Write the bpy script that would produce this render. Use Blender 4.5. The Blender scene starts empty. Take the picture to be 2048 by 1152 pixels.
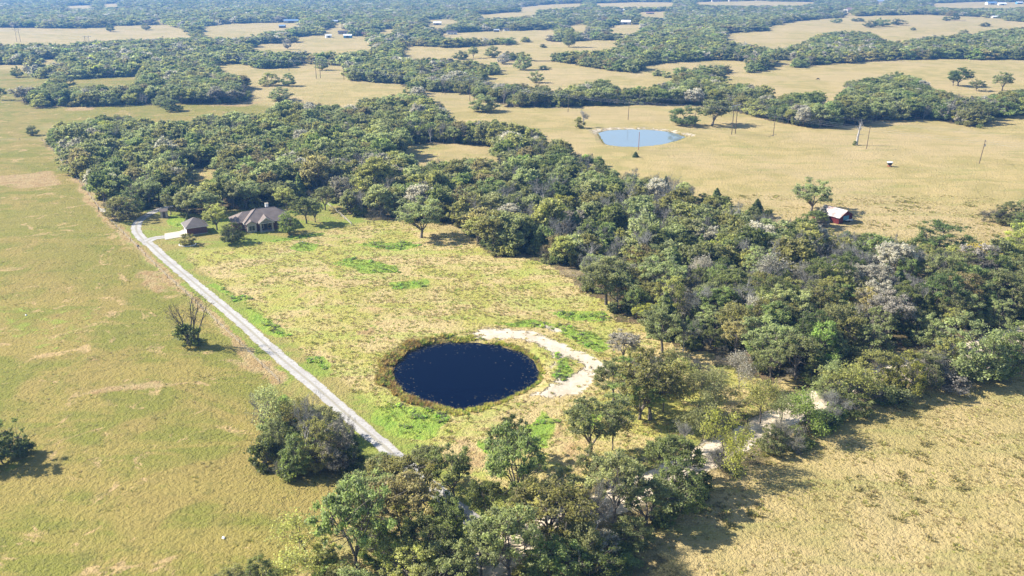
import bpy, bmesh, math, random
import numpy as np
from mathutils import Vector, Matrix

scene = bpy.context.scene
C = scene.collection
R_ = math.radians

# ------------------------------------------------------------------ camera, sky, sun, exposure
CAM_H = 75.0
F_PX = 1700.0                       # focal length in pixels of a 2048 px wide frame
PITCH = math.atan((576 + 55) / F_PX)
cam_d = bpy.data.cameras.new('camera')
cam_d.sensor_width = 36.0
cam_d.lens = 36.0 * F_PX / 2048.0
cam_d.clip_start = 0.5
cam_d.clip_end = 40000.0
cam = bpy.data.objects.new('camera', cam_d)
C.objects.link(cam)
cam.location = (0, 0, CAM_H)
cam.rotation_euler = (math.pi / 2 - PITCH, 0, 0)
scene.camera = cam

SUN_EL = R_(37)
SUN_DIR = Vector((-0.978 * math.cos(SUN_EL), 0.208 * math.cos(SUN_EL), math.sin(SUN_EL)))   # towards the sun
SUN_AZ = math.atan2(SUN_DIR.x, SUN_DIR.y)                                                    # clockwise from +Y
world = bpy.data.worlds.new('World')
scene.world = world
world.use_nodes = True
wn = world.node_tree
wn.nodes.clear()
sky = wn.nodes.new('ShaderNodeTexSky')
sky.sky_type = 'NISHITA'
sky.sun_disc = False
sky.sun_elevation = SUN_EL
sky.sun_rotation = SUN_AZ
sky.altitude = 100
sky.air_density = 1.0
sky.dust_density = 0.6
sky.ozone_density = 1.2
bg = wn.nodes.new('ShaderNodeBackground')
bg.inputs['Strength'].default_value = 0.092
wo = wn.nodes.new('ShaderNodeOutputWorld')
wn.links.new(sky.outputs[0], bg.inputs['Color'])
wn.links.new(bg.outputs[0], wo.inputs['Surface'])

sun_d = bpy.data.lights.new('sun', 'SUN')
sun_d.energy = 5.0
sun_d.angle = R_(0.5)
sun_d.color = (1.0, 0.95, 0.87)
sun = bpy.data.objects.new('sun', sun_d)
C.objects.link(sun)
sun.rotation_euler = SUN_DIR.to_track_quat('Z', 'Y').to_euler()
sun.location = (-100, 100, 300)

scene.view_settings.view_transform = 'Standard'
scene.view_settings.look = 'None'
scene.view_settings.exposure = 1.25
scene.view_settings.gamma = 1.0
scene.view_settings.use_curve_mapping = False
scene.render.engine = 'CYCLES'
cy = scene.cycles
cy.max_bounces = 6
cy.diffuse_bounces = 4
cy.glossy_bounces = 2
cy.transmission_bounces = 2
cy.transparent_max_bounces = 4
cy.volume_bounces = 0
cy.caustics_reflective = False
cy.caustics_refractive = False
HAZE_DENSITY = 0.00018
HAZE_COLOR = (0.17, 0.45, 1.0)

# ------------------------------------------------------------------ picture <-> ground
SP, CP = math.sin(PITCH), math.cos(PITCH)


def P(px, py, z=0.0):
    """ground point (at height z) seen at a pixel of the 2048 x 1152 photograph"""
    x = (px - 1024) / F_PX
    y = -(py - 576) / F_PX
    dy, dz = y * SP + CP, y * CP - SP
    dz = min(dz, -0.012)
    t = (CAM_H - z) / -dz
    return (x * t, dy * t)


def proj(X, Y, Z):
    Zr = Z - CAM_H
    zc = Y * CP - Zr * SP
    yc = Y * SP + Zr * CP
    zc = np.where(np.abs(zc) < 1e-3, 1e-3, zc)
    return 1024 + F_PX * X / zc, 576 - F_PX * yc / zc, zc


def ppm(px, py):
    X, Y = P(px, py)
    return F_PX / (Y * CP + CAM_H * SP)


def inpoly(px, py, poly):
    px = np.asarray(px, float); py = np.asarray(py, float)
    r = np.zeros(px.shape, bool)
    n = len(poly)
    for i in range(n):
        x1, y1 = poly[i]; x2, y2 = poly[(i + 1) % n]
        if y1 == y2:
            continue
        c = ((y1 > py) != (y2 > py)) & (px < (x2 - x1) * (py - y1) / (y2 - y1) + x1)
        r ^= c
    return r


def polydist(X, Y, pts, closed=True):
    """distance to a polyline, world units"""
    best = np.full(X.shape, 1e9)
    n = len(pts)
    for i in range(n if closed else n - 1):
        ax, ay = pts[i]; bx, by = pts[(i + 1) % n]
        dx, dy = bx - ax, by - ay
        L = dx * dx + dy * dy + 1e-9
        t = np.clip(((X - ax) * dx + (Y - ay) * dy) / L, 0, 1)
        best = np.minimum(best, np.hypot(X - ax - t * dx, Y - ay - t * dy))
    return best


def vnoise(x, y, s, seed=0):
    x = np.asarray(x, float) / s + 1000.5 + seed * 17.3
    y = np.asarray(y, float) / s + 1000.5 + seed * 9.1
    xi = np.floor(x).astype(np.int64); yi = np.floor(y).astype(np.int64)
    fx = x - xi; fy = y - yi
    fx = fx * fx * (3 - 2 * fx); fy = fy * fy * (3 - 2 * fy)

    def h(a, b):
        n = (a * 374761393 + b * 668265263 + seed * 974634777) & 0xffffffff
        n = ((n ^ (n >> 13)) * 1274126177) & 0xffffffff
        return ((n ^ (n >> 16)) & 0xffff) / 65535.0
    return (h(xi, yi) * (1 - fx) + h(xi + 1, yi) * fx) * (1 - fy) + (h(xi, yi + 1) * (1 - fx) + h(xi + 1, yi + 1) * fx) * fy


def fbm(x, y, s, seed=0, o=3):
    r = 0; a = 0.5; t = 0
    for k in range(o):
        r = r + a * vnoise(x, y, s / 2 ** k, seed + k); t += a; a *= 0.5
    return r / t


def sst(a, b, x):
    t = np.clip((x - a) / (b - a), 0, 1)
    return t * t * (3 - 2 * t)


POND1_PX = [(783, 752), (793, 727), (815, 705), (850, 691), (900, 685), (960, 686), (1000, 691), (1040, 703), (1068, 722), (1081, 745),
            (1072, 765), (1045, 784), (1003, 802), (962, 814), (925, 822), (890, 815), (850, 806), (815, 792), (795, 775)]
POND2_PX = [(1197, 266), (1207, 262), (1240, 259), (1290, 259), (1330, 262.5), (1352, 267), (1371, 274), (1357, 281), (1330, 288), (1300, 292),
            (1270, 294.5), (1240, 293.5), (1222, 291.5), (1210, 287), (1203, 278)]
WATER_Z = -0.55
POND1 = [P(a, b, WATER_Z) for a, b in POND1_PX]
POND2 = [P(a, b, WATER_Z) for a, b in POND2_PX]


def sdist(X, Y, poly):
    d = polydist(X, Y, poly)
    return np.where(inpoly(X, Y, poly), -d, d)


def ground_z(X, Y):
    X = np.asarray(X, float); Y = np.asarray(Y, float)
    z = 0.22 * np.sin(X / 23.0 + 1.3) * np.sin(Y / 31.0) + 0.15 * np.sin(X / 11.0 + Y / 17.0)
    far = sst(450, 1100, Y)
    z = z + far * 1.6 * (np.sin(X / 95.0 + 0.6) * np.sin(Y / 130.0 + 1.0) + 0.5 * np.sin(X / 210.0 - Y / 170.0))
    for poly in (POND1, POND2):
        s = sdist(X, Y, poly) + (vnoise(X, Y, 2.6, 5) - .5) * 1.3
        k = sst(9.0, 2.0, s)
        bank = WATER_Z + np.clip(s, -6, 5) * 0.24
        bank = np.minimum(bank, 0.25 * np.exp(-((s - 6) / 4) ** 2) + 0.0)
        z = z * (1 - k) + bank * k
    return z


def gz(x, y):
    return float(ground_z(np.array([x]), np.array([y]))[0])


# ------------------------------------------------------------------ layout read from the photograph
WOODS = {
 'central': [(78, 262), (100, 250), (120, 240), (230, 226), (330, 238), (380, 235), (430, 222), (520, 225), (560, 203), (600, 197), (650, 206), (700, 206),
    (740, 192), (830, 182), (880, 205), (905, 240), (960, 238), (1000, 238), (1080, 257), (1110, 272), (1180, 302), (1240, 330), (1300, 345),
    (1345, 347), (1372, 365), (1390, 400), (1420, 390), (1445, 385), (1465, 402), (1510, 408), (1560, 412), (1600, 420), (1640, 438), (1690, 452),
    (1750, 452), (1800, 465), (1840, 478), (1870, 490), (1925, 485), (1960, 480), (2000, 468), (2048, 445), (2300, 440), (2400, 640), (2180, 690), (2048, 700), (1990, 722),
    (1900, 735), (1850, 725), (1800, 700), (1740, 715), (1700, 745), (1660, 772), (1600, 762), (1540, 770), (1480, 735), (1420, 708), (1350, 690),
    (1290, 655), (1240, 640), (1190, 600), (1150, 570), (1100, 535), (1050, 518), (990, 512), (960, 490), (930, 462), (880, 446), (800, 441), (740, 441),
    (700, 428), (680, 408), (640, 396), (600, 404), (560, 412), (470, 420), (400, 428), (330, 422), (300, 416), (270, 430), (225, 425), (190, 385), (150, 350), (128, 322), (100, 290)],
 'west_belt': [(60, 134), (90, 127), (140, 121), (200, 121), (260, 113), (300, 109), (400, 106), (430, 126), (450, 141), (490, 151), (508, 178), (500, 200),
    (470, 207), (340, 207), (310, 209), (180, 213), (75, 216), (50, 205), (30, 190), (34, 176), (80, 166), (122, 160), (135, 170), (180, 166), (240, 166), (288, 158),
    (280, 152), (150, 158), (70, 157)],
 'west_far': [(-400, 86), (0, 84), (50, 86), (100, 82), (150, 80), (170, 71), (190, 73), (225, 74), (260, 66), (330, 76), (380, 74), (400, 68), (450, 63), (500, 66),
    (540, 52), (570, 60), (590, 74), (575, 93), (520, 97), (480, 98), (440, 104), (400, 118), (330, 119), (270, 120), (240, 116), (200, 121), (150, 124), (115, 118), (80, 119), (75, 128), (0, 129), (-400, 134)],
 'hedge_west': [(420, 112), (460, 98), (490, 95), (540, 101), (600, 100), (640, 104), (700, 100), (740, 98), (745, 88), (760, 88), (795, 92), (800, 112), (830, 116),
    (860, 114), (900, 116), (960, 120), (985, 122), (1000, 135), (1010, 150), (985, 151), (960, 150), (990, 170), (1000, 195), (985, 205), (955, 196), (940, 190), (900, 187), (860, 183), (830, 180),
    (800, 169), (740, 163), (700, 160), (690, 148), (700, 133), (650, 128), (600, 127), (575, 136), (520, 137), (500, 130), (460, 128), (425, 125)],
 'creek': [(955, 182), (1000, 161), (1040, 165), (1080, 169), (1110, 176), (1150, 166), (1200, 157), (1240, 172), (1300, 166), (1340, 161), (1400, 157),
    (1440, 158), (1500, 166), (1530, 171), (1560, 196), (1580, 182), (1640, 180), (1655, 205), (1690, 180), (1705, 158), (1760, 152), (1800, 140), (1825, 146),
    (1850, 160), (1890, 182), (1960, 192), (2010, 182), (2048, 178), (2300, 178), (2300, 236), (2048, 230), (1980, 237), (1960, 256), (1905, 248), (1870, 239), (1760, 241), (1700, 252),
    (1620, 256), (1560, 246), (1520, 236), (1460, 221), (1440, 214), (1400, 212), (1330, 209), (1200, 211), (1100, 216), (1025, 212), (985, 202)],
 'middle': [(990, 68), (1100, 62), (1180, 58), (1300, 50), (1450, 48), (1530, 52), (1545, 68), (1440, 70), (1400, 71), (1330, 73), (1390, 76), (1460, 80), (1520, 90), (1560, 92), (1600, 86),
    (1640, 66), (1680, 60), (1740, 62), (1765, 78), (1800, 80), (1850, 72), (1900, 66), (1950, 66), (2000, 56), (2048, 54), (2400, 52), (2400, 124), (2048, 120),
    (1900, 118), (1780, 120), (1690, 126), (1640, 130), (1595, 135), (1590, 119), (1500, 123), (1400, 121), (1320, 127), (1284, 132), (1280, 145), (1240, 143), (1180, 135),
    (1120, 124), (1060, 122), (1010, 122), (975, 116), (1000, 102), (1080, 98), (1200, 86), (1290, 84), (1250, 76), (1150, 90), (1060, 92), (1000, 90), (960, 84)],
 'hedge_east': [(1285, 140), (1310, 137), (1340, 134), (1380, 131), (1420, 128), (1450, 126), (1480, 130), (1487, 146), (1450, 150), (1410, 157), (1370, 157), (1320, 154), (1285, 148)],
 'hedge_east2': [(1490, 130), (1505, 124), (1525, 117), (1543, 118), (1546, 138), (1520, 144), (1490, 147)],
 'far': [(-900, -40), (3000, -40), (3000, 40), (2048, 44), (1960, 34), (1850, 29), (1750, 31), (1690, 35), (1640, 38), (1590, 42), (1540, 52), (1450, 78), (1400, 80), (1290, 86), (1230, 84), (1130, 88),
    (1040, 92), (1000, 90), (960, 92), (905, 95), (830, 92), (800, 94), (760, 90), (735, 80), (690, 86), (640, 84), (600, 78), (570, 60), (500, 54), (430, 52), (395, 70), (372, 60), (340, 51), (260, 53), (150, 59),
    (100, 58), (20, 56), (-400, 56), (-900, 60)],
}
GLADES = [   # open ground inside the woods
    [(800, 290), (860, 287), (940, 288), (990, 295), (1015, 306), (960, 313), (880, 317), (830, 320), (812, 305)],
    [(355, 341), (400, 337), (445, 340), (432, 354), (378, 356)],
    [(395, 55), (450, 47), (550, 45), (590, 49), (550, 60), (500, 68), (440, 73), (400, 72)],
    [(582, 76), (630, 70), (660, 74), (710, 73), (735, 76), (738, 84), (700, 90), (590, 92)],
    [(500, 88), (590, 85), (700, 83), (738, 85), (735, 96), (700, 101), (600, 98), (500, 99)],
    [(905, 65), (1000, 62), (1070, 60), (1120, 58), (1116, 68), (1010, 73), (920, 73)],
    [(1126, 52), (1150, 48), (1182, 49), (1175, 62), (1130, 64)],
    [(1208, 51), (1240, 48), (1290, 49), (1285, 63), (1215, 65)],
    [(1025, 86), (1080, 83), (1124, 84), (1200, 80), (1250, 82), (1232, 96), (1150, 100), (1060, 104), (1022, 100)],
    [(1020, 16), (1090, 9), (1170, 6), (1165, 12), (1060, 19)],
    [(845, 40), (900, 38), (930, 42), (895, 50), (848, 49)],
    [(950, 30), (1010, 25), (1078, 24), (1070, 30), (960, 36)],
    [(125, 12), (190, 10), (190, 15), (128, 16)], [(200, 8), (245, 6), (240, 13), (200, 14)], [(20, 11), (36, 10), (36, 14), (20, 14)],
    [(1185, 7), (1280, 4), (1355, 5), (1350, 12), (1200, 13)], [(1270, 24), (1340, 22), (1335, 29), (1275, 30)], [(1385, 4), (1500, 2), (1640, 4), (1600, 10), (1480, 10), (1390, 8)],
    [(1440, 69), (1500, 62), (1585, 66), (1583, 94), (1540, 94), (1470, 80)], [(1535, 52), (1600, 44), (1600, 70), (1540, 66)],
    [(1855, 7), (1960, 3), (2060, 5), (2060, 13), (1950, 16), (1870, 14)],
    [(640, 62), (700, 60), (712, 66), (650, 70)], [(745, 60), (790, 56), (800, 62), (760, 68)], [(300, 40), (330, 38), (330, 42), (302, 43)],
    [(-400, 57), (20, 55), (150, 57), (260, 50), (340, 49), (372, 58), (388, 72), (300, 76), (200, 80), (150, 82), (100, 86), (40, 78), (-400, 80)],
]
FARMS = [
 (583, 46, 28, 'stone', 'blueroof', 'long low barn with a blue-grey roof at the edge of the far left field', 'barn', 'barn', .1, .35, 3.2),
 (565, 56, 12, 'darkroof', 'blueroof', 'small dark blue-roofed shelter in the far left field', 'barn', 'barn', .0, .6, 2.8),
 (668, 47, 15, 'brick', 'greyroof', 'low far house with a pale roof left of its white neighbour', 'farmhouse', 'house', .2, .5, 2.6),
 (687, 44, 10, 'white', 'white', 'white far outbuilding among trees right of the low pale-roofed house', 'barn', 'barn', .1, .6, 3.0),
 (657, 74, 11, 'white', 'white', 'white shed under trees left of the blue-white barn', 'barn', 'barn', .4, .7, 2.6),
 (696, 75, 16, 'bluesheet', 'white', 'white-roofed barn with pale blue walls behind the left pasture', 'barn', 'barn', -.1, .5, 3.2),
 (686, 68, 18, 'stone', 'darkroof', 'dark-roofed house behind the pale blue barn', 'farmhouse', 'house', .1, .5, 2.8),
 (730, 70, 13, 'pinkroof', 'pinkroof', 'pinkish house under trees right of the pale blue barn', 'farmhouse', 'house', .3, .6, 2.8),
 (814, 73, 9, 'white', 'white', 'small white roof among the trees left of the dark farmstead', 'barn', 'barn', .0, .6, 2.6),
 (875, 50, 15, 'stone', 'white', 'far flat white roof in a pale clearing', 'barn', 'barn', .0, .6, 3.0),
 (904, 68, 20, 'white', 'darkroof', 'white-walled farmhouse with a dark roof in the far centre', 'farmhouse', 'house', .1, .45, 3.2),
 (882, 70, 10, 'darkroof', 'darkroof', 'dark shed left of the white-walled farmhouse', 'barn', 'barn', .1, .6, 2.4),
 (993, 62, 10, 'darkroof', 'greyroof', 'grey-roofed shed under dark trees in the far centre', 'barn', 'barn', .1, .6, 2.4),
 (1013, 60, 10, 'white', 'darkroof', 'small white house under dark trees in the far centre', 'farmhouse', 'house', .1, .6, 2.6),
 (1252, 47, 18, 'stone', 'white', 'large white-roofed barn in the bright green yard', 'barn', 'barn', -.3, .7, 4.0),
 (1326, 41, 15, 'stone', 'greyroof', 'pale hip-roofed house alone right of the large white barn', 'farmhouse', 'house', .1, .6, 2.8),
 (1247, 23, 13, 'stone', 'white', 'farther pale roof above the large white barn', 'barn', 'barn', .1, .5, 3.0),
 (1300, 27, 16, 'stone', 'pinkroof', 'long low pinkish roof at the far right of the barn', 'barn', 'barn', .0, .3, 2.4),
 (1432, 4, 18, 'stone', 'darkroof', 'dark-roofed house left of its twin on the top edge', 'farmhouse', 'house', .1, .5, 2.8),
 (1466, 4, 18, 'stone', 'darkroof', 'dark-roofed house right of its twin on the top edge', 'farmhouse', 'house', .1, .5, 2.8),
 (1518, 3, 14, 'stone', 'blueroof', 'blue-roofed house on the top edge of the picture', 'farmhouse', 'house', .1, .5, 2.8),
 (1430, 29, 9, 'white', 'greyroof', 'small pale house hidden among the far right trees', 'farmhouse', 'house', .3, .6, 2.6),
 (1665, 21, 11, 'white', 'greyroof', 'white house left of the tall pink-roofed one', 'farmhouse', 'house', .2, .6, 2.8),
 (1696, 25, 17, 'stone', 'pinkroof', 'large pink-roofed house behind the bare right slope', 'farmhouse', 'house', .5, .8, 5.0),
 (1760, 4, 16, 'white', 'greyroof', 'white house at the top edge right of centre', 'farmhouse', 'house', .1, .5, 3.0),
 (1982, 8, 20, 'white', 'blueroof', 'long pale blue-roofed barn at the top right', 'barn', 'barn', .1, .5, 3.6),
 (2004, 9, 14, 'white', 'white', 'white barn right of the long blue-roofed one', 'barn', 'barn', -.1, .5, 3.6),
 (2038, 7, 12, 'bluesheet', 'white', 'pale barn at the extreme top right corner', 'barn', 'barn', .1, .5, 3.6),
 (1990, 37, 14, 'stone', 'white', 'low pale house on the crest of the right slope', 'farmhouse', 'house', .1, .5, 2.4),
]
for f_ in FARMS:
    a_, b_, w_ = f_[0], f_[1], f_[2]
    GLADES.append([(a_ - w_ * .8, b_ + 4.5), (a_ - w_ * .7, b_ - 3), (a_ + w_ * .7, b_ - 3), (a_ + w_ * .9, b_ + 4.5), (a_, b_ + 6)])
ROAD_PX = [(915, 1215), (948, 1165), (1000, 1105), (1070, 1065), (1145, 1036), (1215, 1008), (1300, 968), (1400, 918), (1480, 880), (1560, 840), (1620, 808),
           (1700, 768), (1800, 740), (1900, 712), (2048, 668), (2250, 610)]
DRIVE_PX = [(350, 410), (332, 415), (313, 421), (291, 432), (277, 443), (272, 455), (276, 467), (288, 480), (304, 492), (320, 507), (347, 530), (382, 559), (417, 589), (452, 618), (493, 654),
            (528, 686), (564, 718), (606, 752), (642, 782), (700, 833), (760, 884), (808, 925), (870, 978), (930, 1028), (990, 1088)]
ROAD = [P(*q) for q in ROAD_PX]
DRIVE = [P(*q) for q in DRIVE_PX]
BRANCH = [P(*q) for q in [(292, 484), (305, 477), (322, 474), (345, 471.5)]]
APRON = [P(*q) for q in [(329, 467), (360, 462), (366, 458.5), (373, 461), (375, 472), (352, 475), (330, 479)]]


def in_woods(px, py, names=None):
    r = np.zeros(np.shape(px), bool)
    for k, poly in WOODS.items():
        if names is None or k in names:
            r |= inpoly(px, py, poly)
    return r


def in_glade(px, py):
    r = np.zeros(np.shape(px), bool)
    for poly in GLADES:
        r |= inpoly(px, py, poly)
    return r


def wooded(X, Y, h=9.0):
    """true where a tree of height h would stand inside the woods as the photograph outlines them"""
    Z = ground_z(X, Y)
    r = None
    for k in (0.0, 0.25, 0.5, 0.75, 1.0):
        px, py, zc = proj(X, Y, Z + h * k)
        q = in_woods(px, py) & ~in_glade(px, py)
        r = q & (zc > 20) if r is None else r & q
    return r


# ------------------------------------------------------------------ mesh helpers
def np_mesh(name, verts, quads, mats, mat_idx=None, attr=None, smooth=False):
    me = bpy.data.meshes.new(name)
    verts = np.asarray(verts, np.float32); quads = np.asarray(quads, np.int32)
    k = quads.shape[1]
    me.vertices.add(len(verts)); me.vertices.foreach_set('co', verts.ravel())
    me.loops.add(quads.size); me.loops.foreach_set('vertex_index', quads.ravel())
    me.polygons.add(len(quads))
    me.polygons.foreach_set('loop_start', np.arange(0, quads.size, k, dtype=np.int32))
    me.polygons.foreach_set('loop_total', np.full(len(quads), k, np.int32))
    for m in mats:
        me.materials.append(m)
    if mat_idx is not None:
        me.polygons.foreach_set('material_index', np.asarray(mat_idx, np.int32))
    if smooth:
        me.polygons.foreach_set('use_smooth', np.ones(len(quads), bool))
    if attr is not None:
        a = me.attributes.new('v', 'FLOAT', 'FACE')
        a.data.foreach_set('value', np.asarray(attr, np.float32))
    me.update(calc_edges=True)
    return me


def link(name, me, parent=None, loc=None):
    o = bpy.data.objects.new(name, me)
    C.objects.link(o)
    if parent is not None:
        o.parent = parent
    if loc is not None:
        o.location = loc
    return o


def tag(o, label, cat, group=None):
    o['label'] = label; o['category'] = cat
    if group:
        o['group'] = group
    return o


def thing(name, label, cat, loc=(0, 0, 0), rz=0.0, group=None):
    o = bpy.data.objects.new(name, None)
    C.objects.link(o)
    o.empty_display_size = 0.5
    o.location = loc; o.rotation_euler = (0, 0, rz)
    return tag(o, label, cat, group)


def struct(o):
    o['kind'] = 'structure'
    return o


def stuff(o, label=None, cat=None):
    o['kind'] = 'stuff'
    if label:
        o['label'] = label
        o['category'] = cat
    return o


class MB:
    """collects boxes, prisms and tubes and links them as one mesh"""
    def __init__(self):
        self.bm = bmesh.new()

    def box(self, x0, x1, y0, y1, z0, z1):
        v = [self.bm.verts.new(p) for p in [(x0, y0, z0), (x1, y0, z0), (x1, y1, z0), (x0, y1, z0), (x0, y0, z1), (x1, y0, z1), (x1, y1, z1), (x0, y1, z1)]]
        for f in [(0, 3, 2, 1), (4, 5, 6, 7), (0, 1, 5, 4), (1, 2, 6, 5), (2, 3, 7, 6), (3, 0, 4, 7)]:
            self.bm.faces.new([v[i] for i in f])
        return self

    def poly(self, pts):
        self.bm.faces.new([self.bm.verts.new(p) for p in pts])
        return self

    def slab(self, pts, t):
        """closed slab: pts is a planar outline, t a vertical thickness"""
        a = [self.bm.verts.new(p) for p in pts]
        b = [self.bm.verts.new((p[0], p[1], p[2] - t)) for p in pts]
        self.bm.faces.new(a); self.bm.faces.new(b[::-1])
        n = len(pts)
        for i in range(n):
            j = (i + 1) % n
            self.bm.faces.new([a[i], b[i], b[j], a[j]])
        return self

    def tube(self, p0, p1, r0, r1=None, n=8):
        r1 = r0 if r1 is None else r1
        p0, p1 = Vector(p0), Vector(p1)
        d = (p1 - p0).normalized()
        u = d.orthogonal().normalized(); w = d.cross(u)
        A = [self.bm.verts.new(p0 + (u * math.cos(t) + w * math.sin(t)) * r0) for t in [2 * math.pi * i / n for i in range(n)]]
        B = [self.bm.verts.new(p1 + (u * math.cos(t) + w * math.sin(t)) * r1) for t in [2 * math.pi * i / n for i in range(n)]]
        for i in range(n):
            j = (i + 1) % n
            self.bm.faces.new([A[i], A[j], B[j], B[i]])
        self.bm.faces.new(A[::-1]); self.bm.faces.new(B)
        return self

    def build(self, name, mat, parent=None, loc=None, rz=0.0):
        bmesh.ops.recalc_face_normals(self.bm, faces=self.bm.faces[:])
        me = bpy.data.meshes.new(name)
        self.bm.to_mesh(me); self.bm.free()
        me.materials.append(mat)
        o = link(name, me, parent, loc)
        o.rotation_euler.z = rz
        return o


# ------------------------------------------------------------------ materials
class NT:
    def __init__(self, name):
        self.m = bpy.data.materials.new(name)
        self.m.use_nodes = True
        self.t = self.m.node_tree
        self.t.nodes.clear()
        self.out = self.t.nodes.new('ShaderNodeOutputMaterial')

    def n(self, typ, **kw):
        nd = self.t.nodes.new('ShaderNode' + typ)
        for k, v in kw.items():
            setattr(nd, k, v)
        return nd

    def l(self, a, b):
        self.t.links.new(a, b)

    def set(self, sock, v):
        if hasattr(v, 'is_output') or isinstance(v, bpy.types.NodeSocket):
            self.l(v, sock)
        else:
            if sock.type == 'RGBA' and len(v) == 3:
                v = (*v, 1)
            sock.default_value = v

    def mix(self, fac, a, b, mode='MIX'):
        m = self.n('Mix', data_type='RGBA', blend_type=mode)
        self.set(m.inputs[0], fac); self.set(m.inputs[6], a); self.set(m.inputs[7], b)
        return m.outputs[2]

    def math(self, op, a, b=0.0, clamp=False):
        m = self.n('Math', operation=op, use_clamp=clamp)
        self.set(m.inputs[0], a); self.set(m.inputs[1], b)
        return m.outputs[0]

    def mr(self, v, a, b, c=0.0, d=1.0):
        m = self.n('MapRange', interpolation_type='SMOOTHSTEP')
        self.set(m.inputs[0], v)
        for i, q in zip((1, 2, 3, 4), (a, b, c, d)):
            self.set(m.inputs[i], q)
        return m.outputs[0]

    def noise(self, vec, scale, detail=3.0, rough=0.55, dist=0.0):
        m = self.n('TexNoise')
        self.l(vec, m.inputs['Vector'])
        m.inputs['Scale'].default_value = scale
        m.inputs['Detail'].default_value = detail
        m.inputs['Roughness'].default_value = rough
        m.inputs['Distortion'].default_value = dist
        return m.outputs['Fac']

    def pos(self):
        return self.n('NewGeometry').outputs['Position']

    def pbsdf(self, col, rough=0.8, spec=0.2, normal=None, metal=0.0):
        b = self.n('BsdfPrincipled')
        self.set(b.inputs['Base Color'], col)
        self.set(b.inputs['Roughness'], rough)
        b.inputs['Specular IOR Level'].default_value = spec
        b.inputs['Metallic'].default_value = metal
        if normal is not None:
            self.l(normal, b.inputs['Normal'])
        return b.outputs[0]

    def bump(self, h, strength, dist):
        b = self.n('Bump')
        b.inputs['Strength'].default_value = strength
        b.inputs['Distance'].default_value = dist
        self.l(h, b.inputs['Height'])
        return b.outputs[0]

    def done(self, sh):
        self.l(sh, self.out.inputs['Surface'])
        return self.m


def mat_plain(name, col, rough=0.8, spec=0.2, var=0.25, scale=1.2, metal=0.0, col2=None):
    t = NT(name)
    tc = t.n('TexCoord').outputs['Object']
    nz = t.noise(tc, scale, 5.0, 0.6)
    c2 = col2 if col2 is not None else tuple(c * (1 - var) for c in col)
    c = t.mix(t.mr(nz, 0.35, 0.65), col, c2)
    fine = t.noise(tc, scale * 14, 2.0)
    c = t.mix(t.mr(fine, 0.3, 0.7, 0.0, 0.35), c, tuple(x * 0.7 for x in col))
    return t.done(t.pbsdf(c, rough, spec, metal=metal))


def mat_leaf(name, trans=0.48):
    t = NT(name)
    oi = t.n('ObjectInfo')
    at = t.n('Attribute', attribute_name='v', attribute_type='GEOMETRY')
    rnd = oi.outputs['Random']
    hs = t.n('HueSaturation')
    ia = t.n('Attribute', attribute_name='tint', attribute_type='INSTANCER')
    has = t.math('GREATER_THAN', ia.outputs['Fac'], 0.001)
    t.l(t.mix(has, oi.outputs['Color'], ia.outputs['Color']), hs.inputs['Color'])
    t.l(t.mr(rnd, 0.0, 1.0, 0.485, 0.512), hs.inputs['Hue'])
    t.l(t.mr(at.outputs['Fac'], 0.0, 1.0, 0.85, 1.1), hs.inputs['Saturation'])
    v = t.math('MULTIPLY', t.mr(rnd, 0.0, 1.0, 0.72, 1.32), t.mr(at.outputs['Fac'], 0.0, 1.0, 0.62, 1.42))
    t.l(v, hs.inputs['Value'])
    col = hs.outputs[0]
    b = t.pbsdf(col, 0.55, 0.28)
    tr = t.n('BsdfTranslucent')
    t.l(t.mix(0.5, col, (0.26, 0.28, 0.05), 'ADD'), tr.inputs['Color'])
    ms = t.n('MixShader')
    ms.inputs[0].default_value = trans
    t.l(b, ms.inputs[1]); t.l(tr.outputs[0], ms.inputs[2])
    return t.done(ms.outputs[0])


def mat_bark(name, col):
    t = NT(name)
    p = t.pos()
    nz = t.noise(p, 3.0, 4.0)
    c = t.mix(t.mr(nz, 0.35, 0.7), col, tuple(x * 0.55 for x in col))
    return t.done(t.pbsdf(c, 0.9, 0.1))


M = {}
M['leaf'] = mat_leaf('leaf_foliage')
M['bark'] = mat_bark('grey_brown_bark', (0.20, 0.17, 0.14))
M['deadwood'] = mat_bark('bleached_dead_wood', (0.46, 0.43, 0.40))


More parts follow.
